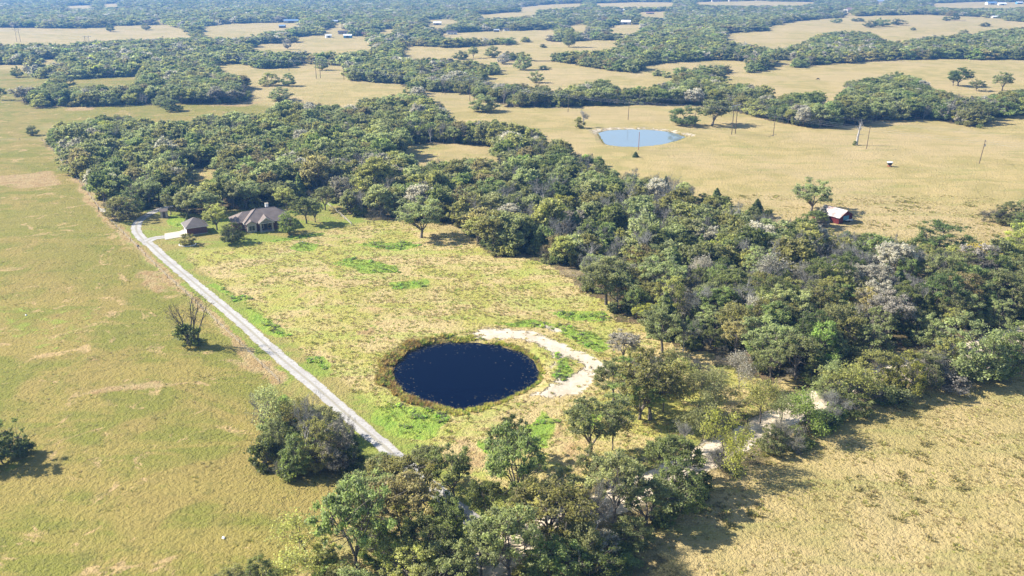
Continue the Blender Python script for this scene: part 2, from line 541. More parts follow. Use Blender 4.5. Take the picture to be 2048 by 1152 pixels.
def mat_ground():
    t = NT('pasture_ground')
    p = t.pos()
    A = t.n('Attribute', attribute_name='coverA', attribute_type='GEOMETRY')
    B = t.n('Attribute', attribute_name='coverB', attribute_type='GEOMETRY')
    sa = t.n('SeparateColor'); sb = t.n('SeparateColor')
    t.l(A.outputs['Color'], sa.inputs[0]); t.l(B.outputs['Color'], sb.inputs[0])
    left, mid, lawn = sa.outputs[0], sa.outputs[1], sa.outputs[2]
    lush = A.outputs['Alpha']
    sand, litter, rim = sb.outputs[0], sb.outputs[1], sb.outputs[2]
    dry = B.outputs['Alpha']
    n_big = t.noise(p, 0.012, 3.0, 0.6, 0.6)
    n_mid = t.noise(p, 0.055, 4.0, 0.62, 0.8)
    n_sml = t.noise(p, 0.33, 4.0, 0.65, 0.5)
    n_tus = t.noise(p, 1.4, 3.0, 0.7, 0.2)
    n_fin = t.noise(p, 5.5, 2.0, 0.6)
    mp = t.n('Mapping'); t.l(p, mp.inputs[0])
    mp.inputs['Scale'].default_value = (0.035, 0.16, 1.0); mp.inputs['Rotation'].default_value = (0, 0, 0.35)
    n_str = t.noise(mp.outputs[0], 1.0, 4.0, 0.65, 0.4)
    # right / distant hay pasture
    right = t.mix(t.mr(n_mid, 0.40, 0.62), (0.385, 0.292, 0.125), (0.295, 0.238, 0.088))
    right = t.mix(t.mr(n_big, 0.44, 0.58, 0.0, 0.6), right, (0.40, 0.30, 0.155))
    right = t.mix(t.mr(n_str, 0.50, 0.66, 0.0, 0.6), right, (0.240, 0.228, 0.070))
    # left field: green with straw patches
    n_pat = t.noise(p, 0.09, 5.0, 0.7, 1.5)
    lf = t.mix(t.mr(n_mid, 0.42, 0.58), (0.168, 0.168, 0.029), (0.248, 0.190, 0.054))
    lf = t.mix(t.mr(n_str, 0.47, 0.60, 0.0, 0.8), lf, (0.262, 0.205, 0.055))
    lf = t.mix(t.mr(n_big, 0.50, 0.60, 0.0, 0.6), lf, (0.182, 0.176, 0.032))
    lf = t.mix(t.mr(n_pat, 0.57, 0.66, 0.0, 0.85), lf, (0.42, 0.285, 0.135))
    lf = t.mix(t.mr(n_pat, 0.34, 0.26, 0.0, 0.6), lf, (0.135, 0.155, 0.030))
    lf = t.mix(t.mr(n_sml, 0.53, 0.70, 0.0, 0.5), lf, (0.095, 0.098, 0.024))
    # middle field: yellow green with pale dry grass
    md = t.mix(t.mr(n_mid, 0.43, 0.57), (0.325, 0.300, 0.070), (0.430, 0.330, 0.145))
    md = t.mix(t.mr(n_str, 0.50, 0.62, 0.0, 0.7), md, (0.295, 0.325, 0.070))
    md = t.mix(t.mr(n_pat, 0.56, 0.66, 0.0, 0.7), md, (0.40, 0.27, 0.12))
    md = t.mix(t.mr(n_sml, 0.52, 0.72, 0.0, 0.3), md, (0.30, 0.22, 0.085))
    lw = t.mix(t.mr(n_mid, 0.42, 0.58), (0.200, 0.230, 0.042), (0.270, 0.220, 0.070))
    lw = t.mix(t.mr(n_str, 0.50, 0.64, 0.0, 0.6), lw, (0.175, 0.255, 0.032))
    base = t.mix(left, right, lf)
    base = t.mix(mid, base, md)
    base = t.mix(lawn, base, lw)
    lu = t.mix(t.mr(n_sml, 0.4, 0.65), (0.165, 0.265, 0.032), (0.250, 0.310, 0.045))
    e = t.math('ADD', lush, t.math('MULTIPLY', t.math('SUBTRACT', n_sml, 0.5), 0.9))
    base = t.mix(t.mr(e, 0.42, 0.62), base, lu)
    dr = t.mix(t.mr(n_sml, 0.4, 0.65), (0.375, 0.27, 0.135), (0.30, 0.19, 0.085))
    e = t.math('ADD', dry, t.math('MULTIPLY', t.math('SUBTRACT', n_sml, 0.5), 1.0))
    base = t.mix(t.mr(e, 0.4, 0.7, 0.0, 0.9), base, dr)
    rm = t.mix(t.mr(n_tus, 0.4, 0.62), (0.19, 0.135, 0.045), (0.085, 0.085, 0.022))
    e = t.math('ADD', rim, t.math('MULTIPLY', t.math('SUBTRACT', n_sml, 0.5), 0.8))
    base = t.mix(t.mr(e, 0.4, 0.65), base, rm)
    # tufts: brightness by small noise
    base = t.mix(t.mr(n_tus, 0.50, 0.78, 0.0, 0.36), base, (0.085, 0.075, 0.030))
    base = t.mix(t.mr(n_fin, 0.35, 0.70, 0.0, 0.40), base, t.mix(0.5, base, (0.42, 0.35, 0.17)))
    sd = t.mix(t.mr(n_sml, 0.35, 0.65), (0.56, 0.48, 0.365), (0.46, 0.375, 0.27))
    e = t.math('ADD', sand, t.math('MULTIPLY', t.math('SUBTRACT', t.noise(p, 0.45, 5.0, 0.65, 0.6), 0.5), 1.35))
    sandm = t.mr(e, 0.36, 0.64)
    base = t.mix(sandm, base, sd)
    lt = t.mix(t.mr(n_sml, 0.35, 0.65), (0.15, 0.105, 0.060), (0.085, 0.080, 0.030))
    lt = t.mix(t.mr(n_mid, 0.55, 0.70), lt, (0.28, 0.22, 0.12))
    e = t.math('ADD', litter, t.math('MULTIPLY', t.math('SUBTRACT', n_mid, 0.5), 0.8))
    base = t.mix(t.mr(e, 0.35, 0.65), base, lt)
    hgt = t.math('ADD', t.math('MULTIPLY', n_tus, 1.0), t.math('MULTIPLY', n_sml, 0.9))
    hgt = t.math('ADD', hgt, t.math('MULTIPLY', n_fin, 0.25))
    hgt = t.math('MULTIPLY', hgt, t.mr(sandm, 0.0, 1.0, 1.0, 0.22))
    nrm = t.bump(hgt, 1.0, 0.5)
    return t.done(t.pbsdf(base, 0.95, 0.05, nrm))


def mat_track(name, c1, c2, c3, green=True):
    t = NT(name)
    p = t.pos()
    a = t.noise(p, 0.25, 5.0, 0.7, 0.5); b = t.noise(p, 1.6, 4.0, 0.7); f = t.noise(p, 8.0, 2.0)
    c = t.mix(t.mr(a, 0.38, 0.65), c1, c2)
    c = t.mix(t.mr(b, 0.50, 0.70, 0.0, 0.8), c, c3)
    c = t.mix(t.mr(f, 0.4, 0.7, 0.0, 0.3), c, c2)
    if green:
        u = t.n('Attribute', attribute_name='across', attribute_type='GEOMETRY').outputs['Fac']
        e = t.math('ADD', u, t.math('MULTIPLY', t.math('SUBTRACT', b, 0.5), 0.8))
        wob = t.math('ADD', u, t.math('MULTIPLY', t.math('SUBTRACT', a, 0.5), 0.5))
        c = t.mix(t.mr(wob, 0.26, 0.10, 0.0, 0.55), c, (0.23, 0.20, 0.12))
        c = t.mix(t.mr(e, 0.84, 1.04), c, (0.24, 0.20, 0.09))
    return t.done(t.pbsdf(c, 0.95, 0.08, t.bump(b, 0.5, 0.1)))


M['ground'] = mat_ground()
M['gravel'] = mat_track('crushed_gravel', (0.42, 0.40, 0.365), (0.34, 0.315, 0.285), (0.22, 0.20, 0.17))
M['sandroad'] = mat_track('pale_sand_track', (0.64, 0.54, 0.41), (0.54, 0.44, 0.31), (0.34, 0.255, 0.155))
M['concrete'] = mat_track('pale_concrete', (0.52, 0.46, 0.37), (0.47, 0.41, 0.33), (0.42, 0.36, 0.29), green=False)


def mat_water(name, col, rough, speck):
    t = NT(name)
    p = t.pos()
    at = t.n('Attribute', attribute_name='shore', attribute_type='GEOMETRY').outputs['Fac']
    nz = t.noise(p, 1.3, 6.0, 0.75, 0.4)
    e = t.math('ADD', t.math('MULTIPLY', at, 0.30), nz)
    weed = t.mr(e, 0.80, 0.90, 0.0, speck)
    c = t.mix(weed, col, (0.09, 0.085, 0.045))
    w = t.noise(p, 2.2, 3.0, 0.6)
    nrm = t.bump(w, 0.06, 0.05)
    b = t.n('BsdfPrincipled')
    t.l(c, b.inputs['Base Color'])
    b.inputs['Roughness'].default_value = rough
    b.inputs['IOR'].default_value = 1.333
    b.inputs['Specular IOR Level'].default_value = 0.5 if speck == 0 else 0.06
    t.l(nrm, b.inputs['Normal'])
    t.l(t.mr(weed, 0.0, 1.0, rough, 0.6), b.inputs['Roughness'])
    return t.done(b.outputs[0])


M['water1'] = mat_water('dark_pond_water', (0.0006, 0.0035, 0.016), 0.03, 0.5)
M['water2'] = mat_water('silty_pond_water', (0.17, 0.21, 0.23), 0.04, 0.0)
M['shingle'] = mat_plain('grey_brown_shingles', (0.235, 0.19, 0.165), 0.9, 0.1, 0.25, 0.7)
M['shingle2'] = mat_plain('dark_grey_shingles', (0.19, 0.165, 0.15), 0.9, 0.1, 0.2, 0.9)
M['trim'] = mat_plain('cream_trim', (0.62, 0.58, 0.50), 0.7, 0.2, 0.12)
M['stone'] = mat_plain('pale_limestone', (0.50, 0.44, 0.36), 0.9, 0.1, 0.3, 2.5)
M['glass'] = mat_plain('dark_window_glass', (0.012, 0.016, 0.022), 0.08, 0.6, 0.2)
M['metalroof'] = mat_plain('rusty_sheet_metal', (0.62, 0.60, 0.60), 0.45, 0.5, 0.2, 0.45, 0.3, (0.40, 0.24, 0.17))
M['redwood'] = mat_plain('faded_red_boards', (0.14, 0.026, 0.024), 0.8, 0.1, 0.4, 1.5)
M['bluesheet'] = mat_plain('light_blue_sheet', (0.10, 0.30, 0.45), 0.6, 0.3, 0.2)
M['white'] = mat_plain('white_paint', (0.78, 0.77, 0.74), 0.6, 0.3, 0.1)
M['pole'] = mat_plain('weathered_pole_wood', (0.13, 0.095, 0.07), 0.9, 0.1, 0.3, 2.0)
M['wire'] = mat_plain('aluminium_wire', (0.30, 0.31, 0.33), 0.5, 0.5, 0.1, metal=0.3)
M['galv'] = mat_plain('galvanised_steel', (0.42, 0.43, 0.44), 0.5, 0.5, 0.2, metal=0.4)
M['rust'] = mat_plain('rusty_orange_steel', (0.36, 0.12, 0.05), 0.7, 0.3, 0.4, 3.0)
M['black'] = mat_plain('black_rubber', (0.02, 0.02, 0.022), 0.7, 0.2, 0.2)
M['hide'] = mat_plain('dark_brown_hide', (0.035, 0.022, 0.016), 0.8, 0.2, 0.3)
M['railwood'] = mat_plain('brown_rail_wood', (0.12, 0.085, 0.06), 0.9, 0.1, 0.3, 2.0)
M['greyroof'] = mat_plain('grey_metal_roof', (0.50, 0.53, 0.56), 0.5, 0.4, 0.1, metal=0.2)
M['blueroof'] = mat_plain('blue_metal_roof', (0.22, 0.33, 0.45), 0.5, 0.4, 0.1, metal=0.2)
M['darkroof'] = mat_plain('dark_roof', (0.09, 0.085, 0.09), 0.9, 0.1, 0.2)
M['pinkroof'] = mat_plain('terracotta_roof', (0.42, 0.27, 0.22), 0.9, 0.1, 0.2)


def mat_brick():
    t = NT('dark_red_brick')
    tc = t.n('TexCoord').outputs['Object']
    mp = t.n('Mapping'); t.l(tc, mp.inputs[0]); mp.inputs['Rotation'].default_value = (math.pi / 2, 0, 0)
    br = t.n('TexBrick')
    t.l(mp.outputs[0], br.inputs['Vector'])
    br.inputs['Color1'].default_value = (0.17, 0.055, 0.038, 1)
    br.inputs['Color2'].default_value = (0.105, 0.042, 0.034, 1)
    br.inputs['Mortar'].default_value = (0.25, 0.2, 0.17, 1)
    br.inputs['Scale'].default_value = 2.2
    br.inputs['Mortar Size'].default_value = 0.012
    c = t.mix(t.mr(t.noise(tc, 0.8, 4.0), 0.35, 0.7, 0.0, 0.5), br.outputs['Color'], (0.09, 0.045, 0.042))
    return t.done(t.pbsdf(c, 0.9, 0.1))


M['brick'] = mat_brick()

# ------------------------------------------------------------------ terrain
def axis(fine0, fine1, step, grow, lim0, lim1):
    pts = list(np.arange(fine0, fine1 + 1e-6, step))
    x = fine1; s = step
    up = []
    while x < lim1:
        s = step + (x - fine1) * grow
        x += s; up.append(x)
    x = fine0; dn = []
    while x > lim0:
        s = step + (fine0 - x) * grow * 1.4
        x -= s; dn.append(x)
    return np.array(dn[::-1] + pts + up)


gx = axis(-165, 165, 1.1, 0.030, -14000, 14000)
gy = axis(88, 285, 1.0, 0.020, -3000, 22000)
GX, GY = np.meshgrid(gx, gy)
GZ = ground_z(GX.ravel(), GY.ravel()).reshape(GX.shape)
nx, ny = len(gx), len(gy)
idx = np.arange(nx * ny).reshape(ny, nx)
quads = np.stack([idx[:-1, :-1].ravel(), idx[:-1, 1:].ravel(), idx[1:, 1:].ravel(), idx[1:, :-1].ravel()], 1)
me = np_mesh('ground', np.stack([GX.ravel(), GY.ravel(), GZ.ravel()], 1), quads, [M['ground']], smooth=True)

X, Y = GX.ravel(), GY.ravel()
wx = X + (fbm(X, Y, 9, 3) - 0.5) * 6; wy = Y + (fbm(X, Y, 9, 7) - 0.5) * 6


def W(poly):
    return [P(a, b) for a, b in poly]


def soft(poly, w=2.0, lo=0.0):
    s = sdist(wx, wy, poly)
    return sst(w, -w, s)


LEFT_FIELD = W([(-900, 1300), (-900, 282), (85, 281), (130, 325), (165, 375), (207, 432), (245, 470), (290, 515), (330, 552), (370, 590), (430, 645), (480, 690), (520, 730),
                (560, 765), (640, 835), (720, 920), (745, 960), (690, 1010), (660, 1080), (600, 1160), (500, 1300)])
LEFT_FAR = W([(-900, 281), (-900, 110), (0, 140), (300, 150), (500, 205), (560, 215), (500, 240), (100, 250), (85, 281)])
MID_FIELD = W([(262, 452), (300, 482), (420, 500), (470, 492), (700, 448), (760, 438), (960, 480), (1110, 530), (1250, 640), (1400, 700), (1560, 770), (1600, 800), (1400, 905), (1210, 1005), (1000, 1090),
               (780, 900), (640, 770), (440, 602)])
LAWN = W([(262, 445), (330, 425), (420, 415), (600, 395), (680, 400), (735, 440), (700, 449), (560, 478), (470, 494), (400, 500), (345, 502), (315, 490), (272, 470)])
SAND = [W([(950, 661), (985, 655), (1040, 657), (1085, 671), (1125, 684), (1165, 702), (1195, 722), (1212, 740), (1190, 742), (1165, 728), (1130, 716), (1112, 735), (1120, 742), (1108, 738), (1104, 712), (1078, 700), (1040, 682), (1000, 676), (955, 669)]),
        W([(1060, 802), (1085, 778), (1110, 760), (1140, 740), (1172, 730), (1195, 745), (1180, 772), (1145, 792), (1100, 804)]), W([(1165, 700), (1200, 715), (1225, 735), (1200, 742), (1150, 725)]),
        W([(1048, 652), (1090, 648), (1135, 658), (1145, 664), (1110, 664), (1070, 656)]),
        W([(1172, 262), (1195, 257), (1250, 254), (1300, 253.5), (1340, 258), (1375, 264), (1395, 270), (1380, 275), (1352, 265), (1290, 258), (1240, 258), (1205, 261), (1196, 268), (1190, 272)]),
        W([(1500, 232), (1530, 231), (1528, 234), (1505, 235)])]
LUSH = [W(q) for q in [
    [(740, 812), (780, 810), (840, 815), (895, 832), (885, 868), (850, 880), (810, 872), (770, 857), (735, 836)],
    [(1030, 880), (1050, 845), (1090, 822), (1115, 838), (1105, 890), (1060, 900)],
    [(985, 645), (1060, 638), (1130, 648), (1185, 662), (1225, 690), (1195, 702), (1155, 678), (1095, 655), (1020, 652)],
    [(420, 562), (440, 560), (458, 582), (452, 590), (430, 575)], [(458, 592), (500, 590), (505, 600), (470, 604)],
    [(490, 612), (520, 622), (575, 662), (580, 675), (540, 670), (505, 645)], [(610, 715), (640, 716), (655, 735), (635, 742)],
    [(588, 488), (605, 484), (635, 488), (628, 503), (600, 505), (585, 498)], [(525, 482), (560, 474), (640, 464), (640, 470), (570, 482), (540, 484)],
    [(680, 525), (700, 515), (790, 528), (800, 545), (720, 545)], [(780, 568), (840, 558), (850, 572), (790, 580)], [(700, 485), (800, 480), (850, 490), (790, 500)],
    [(1112, 705), (1135, 700), (1140, 745), (1120, 770), (1108, 760), (1120, 730)], [(745, 650), (770, 655), (765, 662)],
    [(330, 430), (375, 436), (368, 455), (345, 450)], [(965, 880), (1030, 905), (1000, 930), (960, 900)], [(1150, 825), (1200, 815), (1180, 850)],
    [(1085, 620), (1200, 625), (1230, 640), (1150, 640)]]]
GREENISH = [W(q) for q in [[(800, 288), (900, 288), (900, 320), (812, 322)], [(350, 760), (374, 762), (330, 820), (305, 862), (262, 874), (288, 845)], [(400, 985), (470, 975), (480, 990), (420, 1003)], [(345, 341), (400, 337), (450, 340), (435, 356), (370, 358)], [(-50, 560), (60, 600), (220, 600), (240, 690), (60, 720), (-80, 680)], [(180, 520), (280, 545), (230, 560), (150, 545)], [(-60, 800), (90, 860), (100, 960), (-60, 1010)]]]
DRY = [W(q) for q in [[(140, 790), (320, 755), (360, 770), (260, 790), (130, 805)], [(255, 540), (320, 545), (350, 590), (300, 585)], [(420, 700), (540, 720), (560, 770), (470, 745)],
                      [(900, 890), (960, 870), (990, 940), (940, 960)], [(1110, 850), (1150, 840), (1160, 930), (1120, 960)], [(700, 680), (780, 640), (760, 680)], [(400, 210), (540, 200), (480, 215)],
                      [(120, 215), (200, 212), (190, 222), (130, 222)], [(100, 340), (130, 370), (40, 380), (-60, 360)]]]
covA = np.zeros((len(X), 4), np.float32); covB = np.zeros((len(X), 4), np.float32)
covA[:, 0] = np.maximum(soft(LEFT_FIELD, 2.5), soft(LEFT_FAR, 8))
covA[:, 1] = soft(MID_FIELD, 2.0)
drive_d = polydist(wx * 0.3 + X * 0.7, wy * 0.3 + Y * 0.7, DRIVE, False)
road_d = polydist(wx, wy, ROAD, False)
covA[:, 2] = np.maximum(soft(LAWN, 2.0), sst(6.0, 4.6, drive_d))
for q in LUSH:
    covA[:, 3] = np.maximum(covA[:, 3], soft(q, 1.6))
for q in GREENISH:
    covA[:, 3] = np.maximum(covA[:, 3], soft(q, 7) * 0.42)
for k_, q in enumerate(SAND):
    covB[:, 0] = np.maximum(covB[:, 0], soft(q, 2.4) * (.55 if k_ in (4, 5) else .80))
covB[:, 0] = np.maximum(covB[:, 0], sst(4.8, 2.2, road_d) * 0.85)
wood = wooded(wx, wy, 8.0).astype(float)
far_default = ((Y > 2500)).astype(float)
covB[:, 1] = np.maximum(np.maximum(wood, far_default), sst(9.0, 4.0, road_d) * 0.55 * (Y < 150))
s1 = sdist(wx * 0.5 + X * 0.5, wy * 0.5 + Y * 0.5, POND1)
rimw = 1.2 + 3.0 * sst(-8, -18, X - 2)
covB[:, 2] = sst(1.0, 0.0, (s1 - 0.4) / rimw) * (s1 > -30)
s2 = sdist(X, Y, POND2)
covB[:, 2] = np.maximum(covB[:, 2], sst(2.2, 0.6, s2) * 0.8)
FENCE_L = W([(85, 281), (128, 322), (165, 372), (205, 428), (248, 470), (292, 513), (335, 555), (372, 588), (435, 648), (480, 690), (525, 735), (560, 768)])
covB[:, 3] = sst(2.6, 0.6, polydist(wx, wy, FENCE_L, False)) * 0.8
TRAILS = [W(q) for q in [[(2060, 316), (1985, 317), (1925, 330), (1860, 362), (1780, 392), (1690, 415), (1600, 440)], [(2060, 300), (1960, 296), (1860, 285), (1700, 283), (1560, 290), (1420, 300), (1340, 312)],
    [(0, 650), (120, 700), (300, 770), (470, 900), (560, 1010)], [(760, 640), (860, 600), (1000, 560), (1120, 590)]]]
for q in TRAILS:
    td = polydist(X, Y, q, False)
    covB[:, 3] = np.maximum(covB[:, 3], .46 * np.exp(-((td - .9) / .7) ** 2))
for q in DRY:
    covB[:, 3] = np.maximum(covB[:, 3], soft(q, 3.0) * 0.75)
for nm, arr in (('coverA', covA), ('coverB', covB)):
    a = me.attributes.new(nm, 'FLOAT_COLOR', 'POINT')
    a.data.foreach_set('color', arr.ravel())
ground = struct(link('ground', me))

# ponds
def make_pond(name, poly, mat):
    xs = np.array([p[0] for p in poly]); ys = np.array([p[1] for p in poly])
    cx, cy_ = xs.mean(), ys.mean()
    # smooth outline, pushed into the bank
    n = len(poly); K = 6; out = []
    for i in range(n):
        p0, p1, p2, p3 = [Vector(poly[(i + k - 1) % n]) for k in range(4)]
        for k in range(K):
            t = k / K
            q = 0.5 * ((2 * p1) + (p2 - p0) * t + (2 * p0 - 5 * p1 + 4 * p2 - p3) * t * t + (3 * p1 - p0 - 3 * p2 + p3) * t ** 3)
            out.append((q.x, q.y))
    rings = [1.07, 0.96, 0.88, 0.8, 0.7, 0.55, 0.3]
    V = []; A = []
    for r in rings:
        for (x, y) in out:
            V.append((cx + (x - cx) * r, cy_ + (y - cy_) * r, WATER_Z))
            A.append(max(0.0, min(1.0, (r - 0.62) / 0.34)))
    V.append((cx, cy_, WATER_Z)); A.append(0)
    m = len(out); Fq = []
    for k in range(len(rings) - 1):
        for i in range(m):
            j = (i + 1) % m
            Fq.append((k * m + i, k * m + j, (k + 1) * m + j, (k + 1) * m + i))
    for i in range(m):
        Fq.append(((len(rings) - 1) * m + i, (len(rings) - 1) * m + (i + 1) % m, len(V) - 1))
    me = bpy.data.meshes.new(name)
    me.from_pydata(V, [], Fq)
    a = me.attributes.new('shore', 'FLOAT', 'POINT'); a.data.foreach_set('value', np.array(A, np.float32))
    me.materials.append(mat)
    return struct(link(name, me))


make_pond('pond_water', POND1, M['water1'])
make_pond('far_pond_water', POND2, M['water2'])


def strip(name, line, width, mat, lift, seed=0, rag=0.25):
    pts = []
    for i in range(len(line) - 1):
        p0 = Vector(line[max(0, i - 1)]); p1 = Vector(line[i]); p2 = Vector(line[i + 1]); p3 = Vector(line[min(len(line) - 1, i + 2)])
        k = max(2, int((p2 - p1).length / 1.2))
        for j in range(k):
            t = j / k
            pts.append(0.5 * ((2 * p1) + (p2 - p0) * t + (2 * p0 - 5 * p1 + 4 * p2 - p3) * t * t + (3 * p1 - p0 - 3 * p2 + p3) * t ** 3))
    pts.append(Vector(line[-1]))
    rng = np.random.RandomState(seed)
    cols = [-1, -0.8, -0.4, 0, 0.4, 0.8, 1]
    V = []; A = []
    for i, p in enumerate(pts):
        d = (pts[min(i + 1, len(pts) - 1)] - pts[max(i - 1, 0)]).normalized()
        nrm = Vector((-d.y, d.x))
        w = width(i / (len(pts) - 1)) if callable(width) else width
        for c in cols:
            jit = rng.uniform(-rag, rag) if abs(c) == 1 else 0
            q = p + nrm * (c * w / 2 + jit)
            V.append((q.x, q.y)); A.append(abs(c))
    V = np.array(V)
    Z = ground_z(V[:, 0], V[:, 1]) + lift
    k = len(cols); ix = np.arange(len(V)).reshape(-1, k)
    q = np.stack([ix[:-1, :-1].ravel(), ix[:-1, 1:].ravel(), ix[1:, 1:].ravel(), ix[1:, :-1].ravel()], 1)
    me = np_mesh(name, np.column_stack([V, Z]), q, [mat], smooth=True)
    a = me.attributes.new('across', 'FLOAT', 'POINT'); a.data.foreach_set('value', np.array(A, np.float32))
    return struct(link(name, me))


strip('driveway', DRIVE, lambda t: 3.0, M['gravel'], 0.035, 1, 0.22)
strip('driveway_branch', BRANCH, 3.4, M['gravel'], 0.045, 2, 0.08)
strip('dirt_road', ROAD, 6.0, M['sandroad'], 0.030, 3, 0.5)
mb = MB()
ap = [(x, y, gz(x, y) + 0.09) for x, y in APRON]
mb.slab(ap, 0.25)
struct(mb.build('concrete_apron', M['concrete']))

# ------------------------------------------------------------------ vegetation prototypes
def seg_tubes(S, n=5):
    """S: rows of p0(3) p1(3) r0 r1 -> verts, quads"""
    S = np.asarray(S, float)
    p0, p1, r0, r1 = S[:, :3], S[:, 3:6], S[:, 6], S[:, 7]
    d = p1 - p0
    d /= (np.linalg.norm(d, axis=1, keepdims=True) + 1e-9)
    ref = np.where(np.abs(d[:, 2:3]) > 0.9, np.array([[1.0, 0, 0]]), np.array([[0, 0, 1.0]]))
    u = np.cross(d, ref); u /= np.linalg.norm(u, axis=1, keepdims=True) + 1e-9
    w = np.cross(d, u)
    V = []
    for p, r in ((p0, r0), (p1, r1)):
        for k in range(n):
            a = 2 * math.pi * k / n
            V.append(p + (u * math.cos(a) + w * math.sin(a)) * r[:, None])
    V = np.stack(V, 1).reshape(-1, 3)              # per segment: n bottom, n top
    b = np.arange(len(S))[:, None] * (2 * n)
    Q = []
    for k in range(n):
        j = (k + 1) % n
        Q.append(np.concatenate([b + k, b + j, b + n + j, b + n + k], 1))
    return V, np.concatenate(Q)


def cards(pos, nrm, size, rng, aspect=1.5):
    n = len(pos)
    nrm = nrm / (np.linalg.norm(nrm, axis=1, keepdims=True) + 1e-9)
    r = rng.normal(size=(n, 3))
    u = np.cross(nrm, r); u /= np.linalg.norm(u, axis=1, keepdims=True) + 1e-9
    w = np.cross(nrm, u)
    a = size[:, None] * 0.5 * aspect; b = size[:, None] * 0.5
    bend = nrm * size[:, None] * 0.18
    V = np.stack([pos - u * a - bend, pos + w * b, pos + u * a - bend, pos - w * b], 1).reshape(-1, 3)
    Q = np.arange(4 * n).reshape(n, 4)
    return V, Q


def crown_clumps(rng, H, Rx, base, nC, dome=0.62):
    cz = base + (H - base) * (0.46 if base > 1.2 else 0.24)
    rz_up = H - cz; rz_dn = cz - base
    bumps = [(rng.normal(size=3), rng.uniform(0.05, 0.34)) for _ in range(7)]
    cs = []
    for i in range(nC):
        d = rng.normal(size=3); d /= np.linalg.norm(d)
        if d[2] < -0.55 and base > 1.2:
            d[2] *= -0.6
        m = 0.80
        for bd, ba in bumps:
            bd = bd / np.linalg.norm(bd)
            m += ba * max(0, d @ bd) ** 3
        fr = rng.uniform(0.35, 1.0) ** 0.5
        p = np.array([d[0] * Rx * m * fr, d[1] * Rx * m * fr, cz + d[2] * fr * m * (rz_up if d[2] > 0 else rz_dn)])
        p[2] = max(min(p[2], H - 0.2), base * 0.9 + 0.15)
        cs.append(p)
    return np.array(cs)


def leafy(seed, nL, leaf, H=10.0, Rx=5.0, base=2.6, nC=100, crad=(0.45, 1.05), stems=1, lean=0.0, trunk_r=0.26, twig=True, thin=1.0):
    rng = np.random.RandomState(seed)
    cs = crown_clumps(rng, H, Rx, base, nC)
    cs[:, 0] += lean * cs[:, 2] / H
    rc = rng.uniform(*crad, nC)
    wgt = rc ** 2; wgt /= wgt.sum()
    which = rng.choice(nC, nL, p=wgt)
    d = rng.normal(size=(nL, 3)); d /= np.linalg.norm(d, axis=1, keepdims=True)
    flip = (d[:, 2] < -0.1) & (rng.rand(nL) < 0.7)
    d[flip, 2] *= -1
    rr = rc[which] * np.minimum(0.22 + np.abs(rng.normal(0, 0.52, nL)), 1.7)
    pos = cs[which] + d * rr[:, None] * np.array([1.0, 1.0, 0.72])
    pos[:, 2] = np.maximum(pos[:, 2], 0.12)
    nrm = d * 0.45 + rng.normal(size=(nL, 3)) * 0.6 + np.array([-0.12, 0, 0.5])
    size = leaf * rng.uniform(0.55, 1.35, nL)
    V, Q = cards(pos, nrm, size, rng)
    cv = rng.uniform(0.25, 0.75, nC)
    v = np.clip(cv[which] + rng.normal(0, 0.2, nL), 0, 1)
    # limbs
    S = []
    split = max(base * rng.uniform(0.5, 0.8), 0.5)
    tops = []
    for s in range(stems):
        off = np.array([0, 0, 0.0]) if stems == 1 else np.append(rng.uniform(-0.5, 0.5, 2), 0)
        p = off.copy(); p[2] = -0.35
        tip = off + np.array([lean * split / H + rng.uniform(-.3, .3), rng.uniform(-.3, .3), split])
        mid = (p + tip) / 2 + np.append(rng.uniform(-.12, .12, 2), 0)
        r = trunk_r / math.sqrt(stems)
        S.append([*p, *mid, r * 1.35, r * 1.05]); S.append([*mid, *tip, r * 1.05, r * 0.9])
        tops.append(tip)
    tops = np.array(tops)
    nl = 7
    far = cs[rng.choice(nC, nl, replace=False)]
    nodes = [(t, trunk_r * 0.55) for t in tops]
    for q in far:
        t = tops[rng.randint(len(tops))]
        a = t + (q - t) * 0.35 + np.array([0, 0, 0.4]) + rng.normal(0, .25, 3)
        b = t + (q - t) * 0.7 + rng.normal(0, .3, 3)
        r = trunk_r * 0.55
        S += [[*t, *a, r, r * .75], [*a, *b, r * .75, r * .5], [*b, *q, r * .5, r * .2]]
        nodes += [(a, r * .5), (b, r * .4)]
    N = np.array([n[0] for n in nodes])
    for q in cs:
        dd = np.linalg.norm(N - q, axis=1) + np.maximum(0, N[:, 2] - q[2]) * 1.5
        k = dd.argmin()
        m = (N[k] + q) / 2 + rng.normal(0, .2, 3)
        S += [[*N[k], *m, nodes[k][1] * .6, .045], [*m, *q, .045, .02]]
        if twig:
            for _ in range(4):
                e = q + rng.normal(0, .55, 3)
                S.append([*q, *e, .022, .008])
    Vt, Qt = seg_tubes(S, 5)
    return (V, Q, v), (Vt, Qt)


